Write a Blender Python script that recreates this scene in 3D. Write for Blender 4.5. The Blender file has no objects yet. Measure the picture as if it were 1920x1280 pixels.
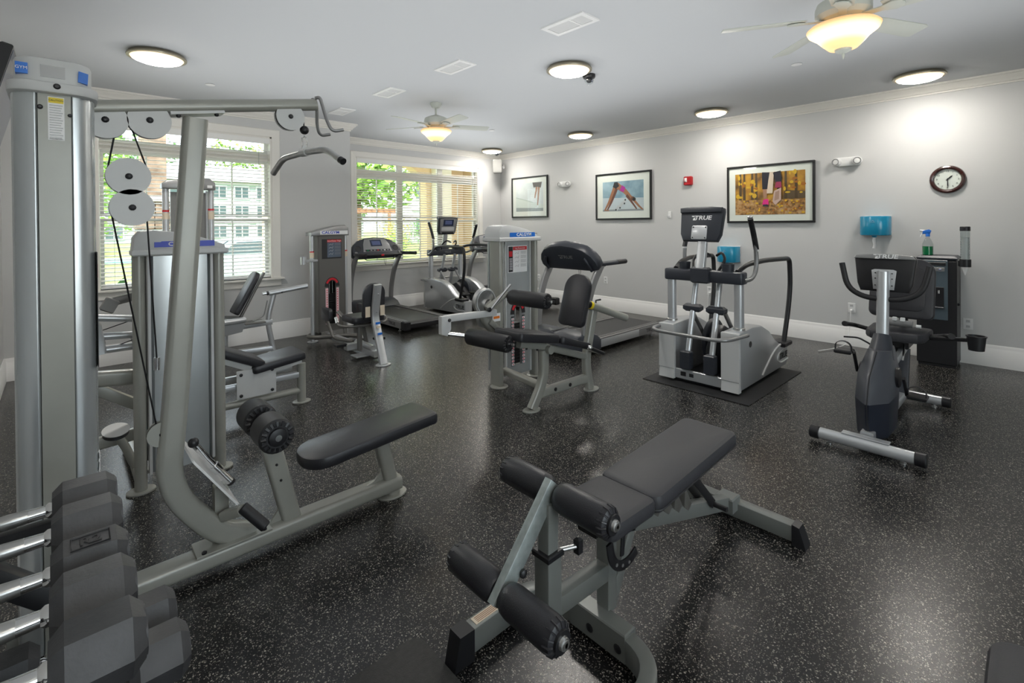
import bpy, bmesh, math, random
from mathutils import Matrix, Vector
random.seed(7)
S = bpy.context.scene
COL = S.collection
PI = math.pi
R = math.radians

# ------------------------------------------------------------------ camera
CAM_H = 1.52
F_PX = 913.68
psi, pit, rol = R(42.8611), R(0.4065), R(-0.4451)
fwd = Vector((math.sin(psi) * math.cos(pit), math.cos(psi) * math.cos(pit), -math.sin(pit)))
rgt = Vector((math.cos(psi), -math.sin(psi), 0))
upv = rgt.cross(fwd)
r2 = math.cos(rol) * rgt + math.sin(rol) * upv
u2 = -math.sin(rol) * rgt + math.cos(rol) * upv
cd = bpy.data.cameras.new('camera')
cd.sensor_width = 36
cd.lens = 36 * F_PX / 1920
cd.shift_x = 0
cd.shift_y = (426.40 - 640) / 1920
cd.clip_start = 0.05
cd.clip_end = 500
cam = bpy.data.objects.new('camera', cd)
mw = Matrix.Identity(4)
for i in range(3):
    mw[i][0], mw[i][1], mw[i][2] = r2[i], u2[i], -fwd[i]
mw[2][3] = CAM_H
cam.matrix_world = mw
COL.objects.link(cam)
S.camera = cam

# ------------------------------------------------------------------ world, sun, exposure
S.view_settings.view_transform = 'Standard'
S.view_settings.look = 'None'
S.view_settings.gamma = 1
S.view_settings.exposure = 0.5
S.view_settings.use_curve_mapping = False
w = bpy.data.worlds.new('sky')
S.world = w
w.use_nodes = True
wn = w.node_tree
bg = wn.nodes['Background']
sky = wn.nodes.new('ShaderNodeTexSky')
sky.sky_type = 'HOSEK_WILKIE'
sky.turbidity = 4.0
sky.ground_albedo = 0.35
sky.sun_direction = Vector((-0.45, -0.35, 0.75)).normalized()
mixw = wn.nodes.new('ShaderNodeMix')
mixw.data_type = 'RGBA'
mixw.inputs[0].default_value = 0.55
mixw.inputs[7].default_value = (0.9, 0.95, 1.0, 1)
wn.links.new(sky.outputs[0], mixw.inputs[6])
wn.links.new(mixw.outputs[2], bg.inputs[0])
bg.inputs[1].default_value = 5.2
sd = bpy.data.lights.new('sun', 'SUN')
sd.energy = 7.2
sd.angle = R(1.5)
sd.color = (1, 0.95, 0.86)
sun = bpy.data.objects.new('sun', sd)
sun.rotation_euler = (R(38), R(-22), R(-12))
COL.objects.link(sun)
# added soft fill without a fixture, thrown up to bounce off the ceiling
al = bpy.data.lights.new('ceiling_bounce_fill', 'AREA'); al.shape = 'RECTANGLE'; al.size = 5.0; al.size_y = 6.6; al.energy = 52; al.color = (0.97, 0.985, 1.0)
ao = bpy.data.objects.new('ceiling_bounce_fill', al); COL.objects.link(ao); ao.location = (2.8, 2.85, 2.2); ao.rotation_euler = (PI, 0, 0)
al2 = bpy.data.lights.new('alcove_bounce_fill', 'AREA'); al2.shape = 'RECTANGLE'; al2.size = 2.6; al2.size_y = 1.3; al2.energy = 9; al2.color = (0.97, 0.985, 1.0)  # smaller added fill aimed up in the alcove, no lamp hangs there
ao2 = bpy.data.objects.new('alcove_bounce_fill', al2); COL.objects.link(ao2); ao2.location = (5.0, 6.65, 2.2); ao2.rotation_euler = (PI, 0, 0)
S.cycles.max_bounces = 8
S.cycles.diffuse_bounces = 4
S.cycles.glossy_bounces = 4
S.cycles.transparent_max_bounces = 12
S.cycles.sample_clamp_indirect = 6
LAMP = 52.0          # radiance over the bulbs of each ceiling dome
FANL = 2.0          # and of each fan bowl

# ------------------------------------------------------------------ materials
MATS = {}
def mat(name, col, rough=0.5, metal=0.0, spec=0.5, bump=0.0, bscale=200, var=0.0, vscale=3, coat=0.0, emit=None, estr=0):
    if name in MATS: return MATS[name]
    m = bpy.data.materials.new(name); m.use_nodes = True
    nt = m.node_tree; b = nt.nodes['Principled BSDF']
    b.inputs['Base Color'].default_value = (*col, 1)
    b.inputs['Roughness'].default_value = rough
    b.inputs['Metallic'].default_value = metal
    b.inputs['Specular IOR Level'].default_value = spec
    if coat: b.inputs['Coat Weight'].default_value = coat; b.inputs['Coat Roughness'].default_value = 0.15
    tc = nt.nodes.new('ShaderNodeTexCoord')
    if bump:
        n = nt.nodes.new('ShaderNodeTexNoise'); n.inputs['Scale'].default_value = bscale; n.inputs['Detail'].default_value = 3
        nt.links.new(tc.outputs['Object'], n.inputs['Vector'])
        bp = nt.nodes.new('ShaderNodeBump'); bp.inputs['Strength'].default_value = bump; bp.inputs['Distance'].default_value = 0.002
        nt.links.new(n.outputs['Fac'], bp.inputs['Height']); nt.links.new(bp.outputs[0], b.inputs['Normal'])
    if var:
        n = nt.nodes.new('ShaderNodeTexNoise'); n.inputs['Scale'].default_value = vscale; n.inputs['Detail'].default_value = 5
        nt.links.new(tc.outputs['Object'], n.inputs['Vector'])
        r = nt.nodes.new('ShaderNodeValToRGB')
        r.color_ramp.elements[0].position = 0.3; r.color_ramp.elements[1].position = 0.7
        r.color_ramp.elements[0].color = (*[c * (1 - var) for c in col], 1); r.color_ramp.elements[1].color = (*[min(1, c * (1 + var)) for c in col], 1)
        nt.links.new(n.outputs['Fac'], r.inputs[0]); nt.links.new(r.outputs[0], b.inputs['Base Color'])
    if emit:
        b.inputs['Emission Color'].default_value = (*emit, 1); b.inputs['Emission Strength'].default_value = estr
    MATS[name] = m
    return m

WALL = mat('wall_paint', (0.60, 0.60, 0.59), 0.75, bump=0.15, bscale=350)
CEIL = mat('ceiling_paint', (0.60, 0.615, 0.63), 0.85, bump=0.1, bscale=300)
TRIM = mat('trim_paint', (0.80, 0.775, 0.72), 0.4)
BASE = mat('baseboard_paint', (0.83, 0.82, 0.80), 0.4)
SLAT = mat('blind_slat', (0.86, 0.85, 0.82), 0.5)
FRAME = mat('taupe_enamel', (0.33, 0.33, 0.295), 0.32, 0.15, coat=0.2, var=0.05, vscale=6)
SILVER = mat('silver_enamel', (0.56, 0.575, 0.59), 0.3, 0.55, coat=0.2)
SHROUD = mat('brushed_shroud', (0.60, 0.63, 0.64), 0.26, 0.7)
PALE = mat('pale_plastic', (0.58, 0.585, 0.58), 0.4)
WHITEP = mat('white_plastic', (0.80, 0.80, 0.79), 0.4)
DARKF = mat('bronze_grey_enamel', (0.15, 0.145, 0.135), 0.35, 0.3)
GREYM = mat('mid_grey_metal', (0.30, 0.30, 0.30), 0.35, 0.5)
VINYL = mat('black_vinyl', (0.022, 0.022, 0.026), 0.38, bump=0.25, bscale=260)
VINYL2 = mat('charcoal_vinyl', (0.035, 0.035, 0.040), 0.5, bump=0.3, bscale=320)
FOAM = mat('black_foam', (0.018, 0.018, 0.020), 0.55, bump=0.2, bscale=300)
BLACK = mat('black_plastic', (0.012, 0.012, 0.014), 0.4)
CHAR = mat('charcoal_plastic', (0.032, 0.036, 0.046), 0.38)
RUBBER = mat('rubber', (0.016, 0.016, 0.017), 0.7, bump=0.4, bscale=180)
HEXR = mat('dumbbell_rubber', (0.050, 0.050, 0.053), 0.48, bump=0.3, bscale=120, var=0.35, vscale=9)
CHROME = mat('chrome', (0.80, 0.80, 0.80), 0.12, 1.0)
STEEL = mat('worn_steel', (0.55, 0.55, 0.54), 0.28, 0.9, var=0.12, vscale=25)
GALV = mat('galvanised_steel', (0.42, 0.47, 0.46), 0.4, 0.6, var=0.2, vscale=30)
BENCHG = mat('bench_grey_enamel', (0.20, 0.21, 0.20), 0.35, 0.25)
CABLE = mat('black_cable', (0.008, 0.008, 0.009), 0.4)
BLUE = mat('blue_label', (0.015, 0.16, 0.62), 0.35)
NAVY = mat('navy_label', (0.01, 0.04, 0.50), 0.35)
RED = mat('red_label', (0.60, 0.02, 0.03), 0.4)
WHITE = mat('white_print', (0.85, 0.85, 0.85), 0.5)
YELLOW = mat('yellow_label', (0.85, 0.65, 0.02), 0.45)
CREAM = mat('cream_label', (0.72, 0.62, 0.48), 0.5)
PINK = mat('pale_pink_label', (0.78, 0.55, 0.58), 0.5)
INK = mat('black_print', (0.02, 0.02, 0.022), 0.5)
SCREEN = mat('screen_glass', (0.02, 0.03, 0.07), 0.12)
LCD = mat('lcd_blue', (0.10, 0.13, 0.28), 0.2)
FANW = mat('fan_white', (0.50, 0.52, 0.47), 0.4)
BRASS = mat('pewter_rim', (0.30, 0.27, 0.20), 0.35, 0.6)
PLATEM = mat('weight_plate', (0.02, 0.02, 0.02), 0.35, 0.3)
MAHOG = mat('mahogany', (0.045, 0.012, 0.010), 0.25, coat=0.5, var=0.3, vscale=12)
PFRAME = mat('picture_frame_black', (0.012, 0.012, 0.012), 0.3)
MATTE = mat('picture_mount', (0.82, 0.80, 0.76), 0.7)
TEAL = mat('dispenser_blue', (0.01, 0.27, 0.46), 0.18, coat=0.4)
FIRE = mat('alarm_red', (0.45, 0.01, 0.015), 0.35)
PAPER = mat('paper', (0.85, 0.85, 0.84), 0.8)
GREEN = mat('green_liquid', (0.0, 0.22, 0.07), 0.2)
CLOCKF = mat('clock_face', (0.85, 0.84, 0.80), 0.5)

def glassy(name, tint, alpha, rough=0.03):
    m = bpy.data.materials.new(name); m.use_nodes = True
    nt = m.node_tree; nt.nodes.clear()
    o = nt.nodes.new('ShaderNodeOutputMaterial'); mx = nt.nodes.new('ShaderNodeMixShader')
    t = nt.nodes.new('ShaderNodeBsdfTransparent'); g = nt.nodes.new('ShaderNodeBsdfGlossy')
    f = nt.nodes.new('ShaderNodeFresnel'); f.inputs[0].default_value = 1.45
    t.inputs[0].default_value = (*tint, 1); g.inputs[1].default_value = rough
    ge = nt.nodes.new('ShaderNodeNewGeometry'); su = nt.nodes.new('ShaderNodeMath'); su.operation = 'SUBTRACT'; su.inputs[0].default_value = 1
    mu = nt.nodes.new('ShaderNodeMath'); mu.operation = 'MULTIPLY'
    nt.links.new(ge.outputs['Backfacing'], su.inputs[1]); nt.links.new(su.outputs[0], mu.inputs[0]); nt.links.new(f.outputs[0], mu.inputs[1])
    nt.links.new(mu.outputs[0], mx.inputs[0]); nt.links.new(t.outputs[0], mx.inputs[1]); nt.links.new(g.outputs[0], mx.inputs[2])
    nt.links.new(mx.outputs[0], o.inputs[0])
    MATS[name] = m
    return m
GLASS = glassy('window_glass', (0.97, 0.99, 0.98), 1)
CLEAR = glassy('clear_plastic', (0.86, 0.88, 0.88), 1, 0.08)

def emis(name, col, strength, base=(0.9, 0.85, 0.75)):
    return mat(name, base, 0.4, emit=col, estr=strength)
def glow(name, stops, axis, base):
    m = bpy.data.materials.new(name); m.use_nodes = True
    nt = m.node_tree; b = nt.nodes['Principled BSDF']; L = nt.links.new
    b.inputs['Base Color'].default_value = (*base, 1); b.inputs['Roughness'].default_value = 0.3
    tc = nt.nodes.new('ShaderNodeTexCoord'); sp = nt.nodes.new('ShaderNodeSeparateXYZ'); L(tc.outputs['Object'], sp.inputs[0])
    cb = nt.nodes.new('ShaderNodeCombineXYZ')
    if axis == 'r': L(sp.outputs[0], cb.inputs[0]); L(sp.outputs[1], cb.inputs[1])
    else: L(sp.outputs[2], cb.inputs[2])
    ln = nt.nodes.new('ShaderNodeVectorMath'); ln.operation = 'LENGTH'; L(cb.outputs[0], ln.inputs[0])
    r = nt.nodes.new('ShaderNodeValToRGB'); e = r.color_ramp.elements
    mx = max(s[2] for s in stops); 
    for i, (p, c, st) in enumerate(stops):
        x = e[i] if i < 2 else e.new(p)
        x.position = p; x.color = (*[q * st / mx for q in c], 1)
    L(ln.outputs['Value'], r.inputs[0]); L(r.outputs[0], b.inputs['Emission Color'])
    b.inputs['Emission Strength'].default_value = mx
    MATS[name] = m
    return m
# lamps shine brightest over their bulbs and fall off to a warm rim
DOME = glow('lit_dome_glass', [(0.0, (1, 0.96, 0.90), LAMP), (0.198, (1, 0.62, 0.30), 0.9), (0.155, (1, 0.95, 0.88), LAMP), (0.180, (1, 0.78, 0.48), 1.3)], 'r', (0.8, 0.75, 0.65))
BOWL = glow('lit_amber_bowl', [(0.30, (1, 0.50, 0.18), 0.45), (0.52, (1, 0.52, 0.18), 0.5), (0.395, (1, 0.78, 0.45), FANL), (0.44, (1, 0.62, 0.26), 0.8), (0.350, (1, 0.56, 0.22), 0.55)], 'z', (0.55, 0.40, 0.22))

# speckled rubber floor
def floor_mat():
    m = bpy.data.materials.new('speckled_rubber_floor'); m.use_nodes = True
    nt = m.node_tree; b = nt.nodes['Principled BSDF']; L = nt.links.new
    tc = nt.nodes.new('ShaderNodeTexCoord')
    nz = nt.nodes.new('ShaderNodeTexNoise'); nz.inputs['Scale'].default_value = 60; nz.inputs['Detail'].default_value = 2
    L(tc.outputs['Object'], nz.inputs['Vector'])
    vm = nt.nodes.new('ShaderNodeVectorMath'); vm.operation = 'MULTIPLY_ADD'
    vm.inputs[1].default_value = (0.012, 0.012, 0.012)
    L(nz.outputs['Color'], vm.inputs[0]); L(tc.outputs['Object'], vm.inputs[2])
    col = None
    facs = []
    for sc, thr, pick in ((115, 0.36, 0.60), (210, 0.38, 0.62)):
        v = nt.nodes.new('ShaderNodeTexVoronoi'); v.inputs['Scale'].default_value = sc
        L(vm.outputs[0], v.inputs['Vector'])
        lt = nt.nodes.new('ShaderNodeMath'); lt.operation = 'LESS_THAN'; lt.inputs[1].default_value = thr
        L(v.outputs['Distance'], lt.inputs[0])
        sp = nt.nodes.new('ShaderNodeSeparateColor'); L(v.outputs['Color'], sp.inputs[0])
        gt = nt.nodes.new('ShaderNodeMath'); gt.operation = 'GREATER_THAN'; gt.inputs[1].default_value = pick
        L(sp.outputs[0], gt.inputs[0])
        mu = nt.nodes.new('ShaderNodeMath'); mu.operation = 'MULTIPLY'
        L(lt.outputs[0], mu.inputs[0]); L(gt.outputs[0], mu.inputs[1])
        mu2 = nt.nodes.new('ShaderNodeMath'); mu2.operation = 'MULTIPLY'
        L(mu.outputs[0], mu2.inputs[0]); L(sp.outputs[1], mu2.inputs[1])
        facs.append(mu2)
    mxx = nt.nodes.new('ShaderNodeMath'); mxx.operation = 'MAXIMUM'
    L(facs[0].outputs[0], mxx.inputs[0]); L(facs[1].outputs[0], mxx.inputs[1])
    mc = nt.nodes.new('ShaderNodeMix'); mc.data_type = 'RGBA'
    mc.inputs[6].default_value = (0.009, 0.009, 0.010, 1); mc.inputs[7].default_value = (0.36, 0.34, 0.29, 1)
    L(mxx.outputs[0], mc.inputs[0]); L(mc.outputs[2], b.inputs['Base Color'])
    b.inputs['Roughness'].default_value = 0.27
    b.inputs['Specular IOR Level'].default_value = 0.5
    n2 = nt.nodes.new('ShaderNodeTexNoise'); n2.inputs['Scale'].default_value = 220; n2.inputs['Detail'].default_value = 3
    L(tc.outputs['Object'], n2.inputs['Vector'])
    bp = nt.nodes.new('ShaderNodeBump'); bp.inputs['Strength'].default_value = 0.12; bp.inputs['Distance'].default_value = 0.001
    L(n2.outputs['Fac'], bp.inputs['Height']); L(bp.outputs[0], b.inputs['Normal'])
    return m
FLOOR = floor_mat()

def noise_mat(name, c0, c1, scale, rough=0.8, c2=None, detail=6):
    m = bpy.data.materials.new(name); m.use_nodes = True
    nt = m.node_tree; b = nt.nodes['Principled BSDF']
    tc = nt.nodes.new('ShaderNodeTexCoord'); n = nt.nodes.new('ShaderNodeTexNoise')
    n.inputs['Scale'].default_value = scale; n.inputs['Detail'].default_value = detail
    r = nt.nodes.new('ShaderNodeValToRGB'); e = r.color_ramp.elements
    e[0].position = 0.33; e[1].position = 0.67; e[0].color = (*c0, 1); e[1].color = (*c1, 1)
    if c2: x = e.new(0.5); x.color = (*c2, 1)
    nt.links.new(tc.outputs['Object'], n.inputs['Vector']); nt.links.new(n.outputs['Fac'], r.inputs[0])
    nt.links.new(r.outputs[0], b.inputs['Base Color']); b.inputs['Roughness'].default_value = rough
    MATS[name] = m
    return m

# ------------------------------------------------------------------ mesh helpers
I4 = Matrix.Identity(4)
def T(x=0, y=0, z=0): return Matrix.Translation((x, y, z))
def RX(d): return Matrix.Rotation(R(d), 4, 'X')
def RY(d): return Matrix.Rotation(R(d), 4, 'Y')
def RZ(d): return Matrix.Rotation(R(d), 4, 'Z')
def XZ(yc, h): return T(0, yc + h / 2, 0) @ RX(90)              # profile (x,z), thickness along y about yc
def YZ(xc, h):                                                   # profile (y,z), thickness along x about xc
    m = Matrix(((0, 0, 1, xc - h / 2), (1, 0, 0, 0), (0, 1, 0, 0), (0, 0, 0, 1)))
    return m
def V(*a): return Vector(a)

def rrect(wd, ln, r, n=4, cx=0, cy=0):
    rs = r if isinstance(r, (list, tuple)) else [r] * 4
    pts = []
    for (sx, sy, a0, rr) in ((1, 1, 0, rs[0]), (-1, 1, 90, rs[1]), (-1, -1, 180, rs[2]), (1, -1, 270, rs[3])):
        ox, oy = sx * (wd / 2 - rr), sy * (ln / 2 - rr)
        if rr < 1e-6: pts.append((cx + sx * wd / 2, cy + sy * ln / 2)); continue
        for k in range(n + 1):
            a = R(a0 + 90 * k / n)
            pts.append((cx + ox + rr * math.cos(a), cy + oy + rr * math.sin(a)))
    return pts
def circ(r, n=20, cx=0, cy=0): return [(cx + r * math.cos(2 * PI * k / n), cy + r * math.sin(2 * PI * k / n)) for k in range(n)]
def inset(poly, d):
    n = len(poly); out = []
    for i in range(n):
        a, b, c = Vector(poly[i - 1]), Vector(poly[i]), Vector(poly[(i + 1) % n])
        e1 = (b - a); e2 = (c - b)
        if e1.length < 1e-9: e1 = e2
        if e2.length < 1e-9: e2 = e1
        e1.normalize(); e2.normalize()
        n1 = Vector((-e1.y, e1.x)); n2 = Vector((-e2.y, e2.x))
        s = n1 + n2
        if s.length < 1e-6: s = n1
        s.normalize(); k = max(0.35, s.dot(n1))
        p = b + s * (d / k); out.append((p.x, p.y))
    return out
def area2(p): return sum(p[i - 1][0] * p[i][1] - p[i][0] * p[i - 1][1] for i in range(len(p)))
def fillet(path, r, n=5):
    p = [Vector(q) for q in path]
    if len(p) < 3 or (not isinstance(r, (list, tuple)) and r <= 0): return p
    out = [p[0]]
    for i in range(1, len(p) - 1):
        a, b, c = p[i - 1], p[i], p[i + 1]
        rr = r[i - 1] if isinstance(r, (list, tuple)) else r
        d1 = min(rr, (a - b).length * 0.48); d2 = min(rr, (c - b).length * 0.48)
        q0 = b + (a - b).normalized() * d1; q1 = b + (c - b).normalized() * d2
        for k in range(n + 1):
            t = k / n
            out.append(q0 * (1 - t) ** 2 + b * 2 * t * (1 - t) + q1 * t * t)
    out.append(p[-1])
    return out

class MB:
    def __init__(s): s.v = []; s.f = []
    def add(s, verts, faces, M=I4):
        o = len(s.v); s.v += [M @ Vector(q) for q in verts]; s.f += [[o + i for i in f] for f in faces]; return s
    def rings(s, rings, closed=False, caps=True, M=I4):
        n = len(rings[0]); vs = [q for r in rings for q in r]; fs = []
        m = len(rings)
        for i in range(m if closed else m - 1):
            for j in range(n):
                a, b = i * n + j, i * n + (j + 1) % n
                i2 = (i + 1) % m
                fs.append([a, b, i2 * n + (j + 1) % n, i2 * n + j])
        if caps and not closed:
            fs.append(list(range(n))[::-1]); fs.append([(m - 1) * n + j for j in range(n)])
        return s.add(vs, fs, M)
    def tube(s, path, r=0.02, fil=0.0, seg=12, prof=None, side=None, caps=True, M=I4, closed=False, nf=5):
        p = fillet(path, fil, nf) if fil else [Vector(q) for q in path]
        n = len(p); tg = []
        for i in range(n):
            a = p[i] - p[i - 1] if i > 0 else p[1] - p[0]
            b = p[i + 1] - p[i] if i < n - 1 else p[-1] - p[-2]
            if closed:
                a = p[i] - p[i - 1]; b = p[(i + 1) % n] - p[i]
            t = a.normalized() + b.normalized()
            tg.append(t.normalized() if t.length > 1e-6 else a.normalized())
        if side is not None: sv = Vector(side)
        else:
            sv = tg[0].cross(Vector((0, 0, 1)))
            if sv.length < 0.05: sv = tg[0].cross(Vector((0, 1, 0)))
        rings = []
        for i in range(n):
            sv2 = sv - tg[i] * sv.dot(tg[i])
            sv2 = sv2.normalized() if sv2.length > 1e-6 else sv
            if side is None: sv = sv2
            u = tg[i].cross(sv2)
            rr = r[i] if isinstance(r, (list, tuple)) else r
            pr = prof if prof else [(rr * math.cos(2 * PI * k / seg), rr * math.sin(2 * PI * k / seg)) for k in range(seg)]
            rings.append([p[i] + sv2 * a + u * b for a, b in pr])
        return s.rings(rings, closed, caps, M)
    def cyl(s, p0, p1, r0, r1=None, seg=16, M=I4, ch=0.0):
        p0, p1 = Vector(p0), Vector(p1); r1 = r0 if r1 is None else r1
        d = (p1 - p0).normalized()
        if ch: return s.tube([p0, p0 + d * ch, p1 - d * ch, p1], [r0 - ch, r0, r1, r1 - ch], seg=seg, M=M)
        return s.tube([p0, p1], [r0, r1], seg=seg, M=M)
    def slab(s, poly, h, edge=0.0, M=I4, soft=True):
        if area2(poly) < 0: poly = poly[::-1]
        if edge:
            if soft: lay = [(edge, 0), (edge * 0.3, edge * 0.3), (0, edge), (0, h - edge), (edge * 0.3, h - edge * 0.3), (edge, h)]
            else: lay = [(edge, 0), (0, edge), (0, h - edge), (edge, h)]
        else: lay = [(0, 0), (0, h)]
        rg = []
        for d, z in lay:
            q = inset(poly, d) if d else poly
            rg.append([Vector((x, y, z)) for x, y in q])
        return s.rings(rg, False, True, M)
    def box(s, c, d, bev=0.0, M=I4):
        c = Vector(c)
        return s.slab(rrect(d[0], d[1], 0), d[2], bev, M @ T(c.x, c.y, c.z - d[2] / 2), soft=False)
    def bar(s, p0, p1, w, h, side=(0, 1, 0), rad=0.006, M=I4):
        return s.tube([p0, p1], prof=rrect(w, h, rad, 2), side=side, M=M)
    def lathe(s, prof, seg=24, M=I4, caps=True):
        rg = [[Vector((r * math.cos(2 * PI * k / seg), r * math.sin(2 * PI * k / seg), z)) for k in range(seg)] for r, z in prof]
        return s.rings(rg, False, caps, M)
    def ball(s, c, r, seg=14, rings=8, M=I4):
        c = Vector(c); rr = r if isinstance(r, (list, tuple)) else (r, r, r)
        rg = []
        for i in range(1, rings):
            a = PI * i / rings - PI / 2
            rg.append([Vector((c.x + rr[0] * math.cos(a) * math.cos(2 * PI * k / seg), c.y + rr[1] * math.cos(a) * math.sin(2 * PI * k / seg), c.z + rr[2] * math.sin(a))) for k in range(seg)])
        return s.rings(rg, False, True, M)
    def hull(s, pts, M=I4):
        bm = bmesh.new()
        for q in pts: bm.verts.new(q)
        bmesh.ops.convex_hull(bm, input=bm.verts)
        loose = [v for v in bm.verts if not v.link_faces]
        bmesh.ops.delete(bm, geom=loose, context='VERTS')
        bmesh.ops.dissolve_limit(bm, angle_limit=R(1), verts=bm.verts, edges=bm.edges)
        bm.verts.index_update()
        vs = [v.co.copy() for v in bm.verts]; fs = [[v.index for v in f.verts] for f in bm.faces]
        bm.free(); return s.add(vs, fs, M)
    def mesh(s, name, m, ang=38):
        me = bpy.data.meshes.new(name)
        me.from_pydata([tuple(q) for q in s.v], [], s.f)
        me.validate(); me.shade_smooth(); me.set_sharp_from_angle(angle=R(ang))
        bm = bmesh.new(); bm.from_mesh(me); bmesh.ops.recalc_face_normals(bm, faces=bm.faces); bm.to_mesh(me); bm.free()
        if m: me.materials.append(m)
        return me

def obj(name, mb, m, parent=None, loc=None, label=None, rot=None):
    me = mb if isinstance(mb, bpy.types.Mesh) else mb.mesh(name, m)
    o = bpy.data.objects.new(name, me); COL.objects.link(o)
    while parent and parent.parent and parent.parent.parent: parent = parent.parent      # thing > part > sub-part, no further
    if parent: o.parent = parent
    if loc: o.location = loc
    if rot: o.rotation_euler = rot
    if label: o['label'] = label
    return o
def thing(name, label, cat, loc=(0, 0, 0), rz=0, group=None):
    o = bpy.data.objects.new(name, None); COL.objects.link(o)
    o.empty_display_size = 0.1
    o.location = loc; o.rotation_euler = (0, 0, R(rz))
    return tag(o, label, cat, group)
def tag(o, label=None, cat=None, group=None, kind=None):
    if label: o['label'] = label
    if cat: o['category'] = cat
    if group: o['group'] = group
    if kind: o['kind'] = kind
    return o
def struct(name, mb, m, label=None, parent=None):
    o = obj(name, mb, m, parent)
    if not parent: tag(o, label or name.replace('_', ' '), None, None, 'structure')
    return o
def copy_tree(o, parent=None):
    c = o.copy(); COL.objects.link(c); c.parent = parent
    for ch in list(o.children): copy_tree(ch, c)
    return c
def text(name, s, size, m, parent, M, ext=0.0006, bold=0.0, shear=0.0, sx=1.0):
    cu = bpy.data.curves.new(name, 'FONT'); cu.body = s; cu.size = size; cu.align_x = 'CENTER'; cu.align_y = 'CENTER'
    cu.extrude = ext; cu.offset = bold; cu.shear = shear; cu.resolution_u = 3
    t = bpy.data.objects.new(name, cu); COL.objects.link(t)
    me = bpy.data.meshes.new_from_object(t.evaluated_get(bpy.context.evaluated_depsgraph_get()))
    bpy.data.objects.remove(t); bpy.data.curves.remove(cu)
    me.transform(M @ Matrix.Diagonal((sx, 1, 1, 1)))
    me.materials.clear(); me.materials.append(m); me.name = name
    return obj(name, me, m, parent)
# text facing directions (text plane xy -> world)
def FACE(px, py, pz, yaw, tilt=0):     # yaw: 0 faces -Y, -90 faces -X, 90 faces +X, 180 faces +Y
    return T(px, py, pz) @ RZ(yaw) @ RX(90 - tilt)
# ================================================================== ROOM SHELL
XR, YB1, YB2, XRET, XL, YF, CZ = 7.085, 6.945, 7.9915, 3.175, -0.42, -3.2, 3.02
WT = 0.15
struct('floor', MB().box(((XL + XR) / 2, (YF + YB2) / 2, -0.05), (XR - XL + 0.3, YB2 - YF + 0.3, 0.1)), FLOOR, 'black rubber gym floor with cream flecks')
struct('ceiling', MB().box(((XL + XR) / 2, (YF + YB2) / 2, CZ + 0.05), (XR - XL + 0.3, YB2 - YF + 0.3, 0.1)), CEIL, 'flat pale grey painted ceiling')
def wall_hole_y(y0, y1, x0, x1, hx0, hx1, hz0, hz1):
    m = MB(); yc, t = (y0 + y1) / 2, y1 - y0
    def bx(a, b, c, d): m.box(((a + b) / 2, yc, (c + d) / 2), (b - a, t, d - c))
    bx(x0, hx0, 0, CZ); bx(hx1, x1, 0, CZ); bx(hx0, hx1, 0, hz0); bx(hx0, hx1, hz1, CZ)
    return m
HZ0, HZ1 = 0.83, 2.70
W1 = (0.30, 2.08); W2 = (3.75, 6.46)
struct('wall_right', MB().box((XR + WT / 2, (YF + YB2) / 2, CZ / 2), (WT, YB2 - YF + 2 * WT, CZ)), WALL, 'long grey wall hung with framed pictures')
struct('wall_back', wall_hole_y(YB1, YB1 + WT, XL - WT, XRET, *W1, HZ0, HZ1), WALL, 'grey wall around the window behind the weight machines')
struct('wall_alcove', wall_hole_y(YB2, YB2 + WT, XRET - WT, XR, *W2, HZ0, HZ1), WALL, 'grey wall around the triple window')
struct('wall_return', MB().box((XRET - WT / 2, (YB1 + WT + YB2) / 2, CZ / 2), (WT, YB2 - YB1 - WT, CZ)), WALL, 'short grey wall between the two windows')
struct('wall_left', MB().box((XL - WT / 2, (YF + YB1) / 2, CZ / 2), (WT, YB1 - YF, CZ)), WALL, 'grey wall at the left behind the lat machine')
def front_wall():
    m = MB(); x0, x1, h0, h1, z0, z1 = XL - WT, XR + WT, -0.30, 3.10, 0.5, 2.7
    def bx(a, b, c, d): m.box(((a + b) / 2, YF - WT / 2, (c + d) / 2), (b - a, WT, d - c))
    bx(x0, h0, 0, CZ); bx(h1, x1, 0, CZ); bx(h0, h1, 0, z0); bx(h0, h1, z1, CZ)
    return m
struct('wall_front', front_wall(), WALL, 'grey wall behind the viewer with a window added for daylight')
w3 = bpy.data.objects.new('added_window', None); COL.objects.link(w3); w3.location = (1.4, YF - WT / 2, 0.5); tag(w3, 'wide window added behind the viewer to let in daylight', None, None, 'structure')  # unseen window, added so daylight enters from behind the viewer
obj('frame', MB().tube([(-1.67, 0, .03), (1.67, 0, .03), (1.67, 0, 2.17), (-1.67, 0, 2.17)], prof=[(-.05, -.03), (.05, -.03), (.05, .03), (-.05, .03)], side=(0, 1, 0), closed=True), TRIM, w3)
for kx in (-0.57, 0.57): obj('mullion', MB().box((kx, 0, 1.1), (.07, .08, 2.14), .006), TRIM, w3)
for kx in (-1.12, 0, 1.12): obj('pane', MB().box((kx, 0, 1.1), (1.06, .006, 2.1)), GLASS, w3)
struct('added_terrace', MB().box((2, -9.4, -0.30), (30, 12, 0.1)), mat('terrace_concrete', (0.55, 0.52, 0.47), 0.9), 'pale concrete slab added for daylight outside the window behind the viewer')  # unseen pale slab, added with the window to bring in more daylight
ROOM = [(XL, YF), (XR, YF), (XR, YB2), (XRET, YB2), (XRET, YB1), (XL, YB1)]
SIDE = ['front', 'right', 'alcove', 'return', 'back', 'left']
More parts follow.
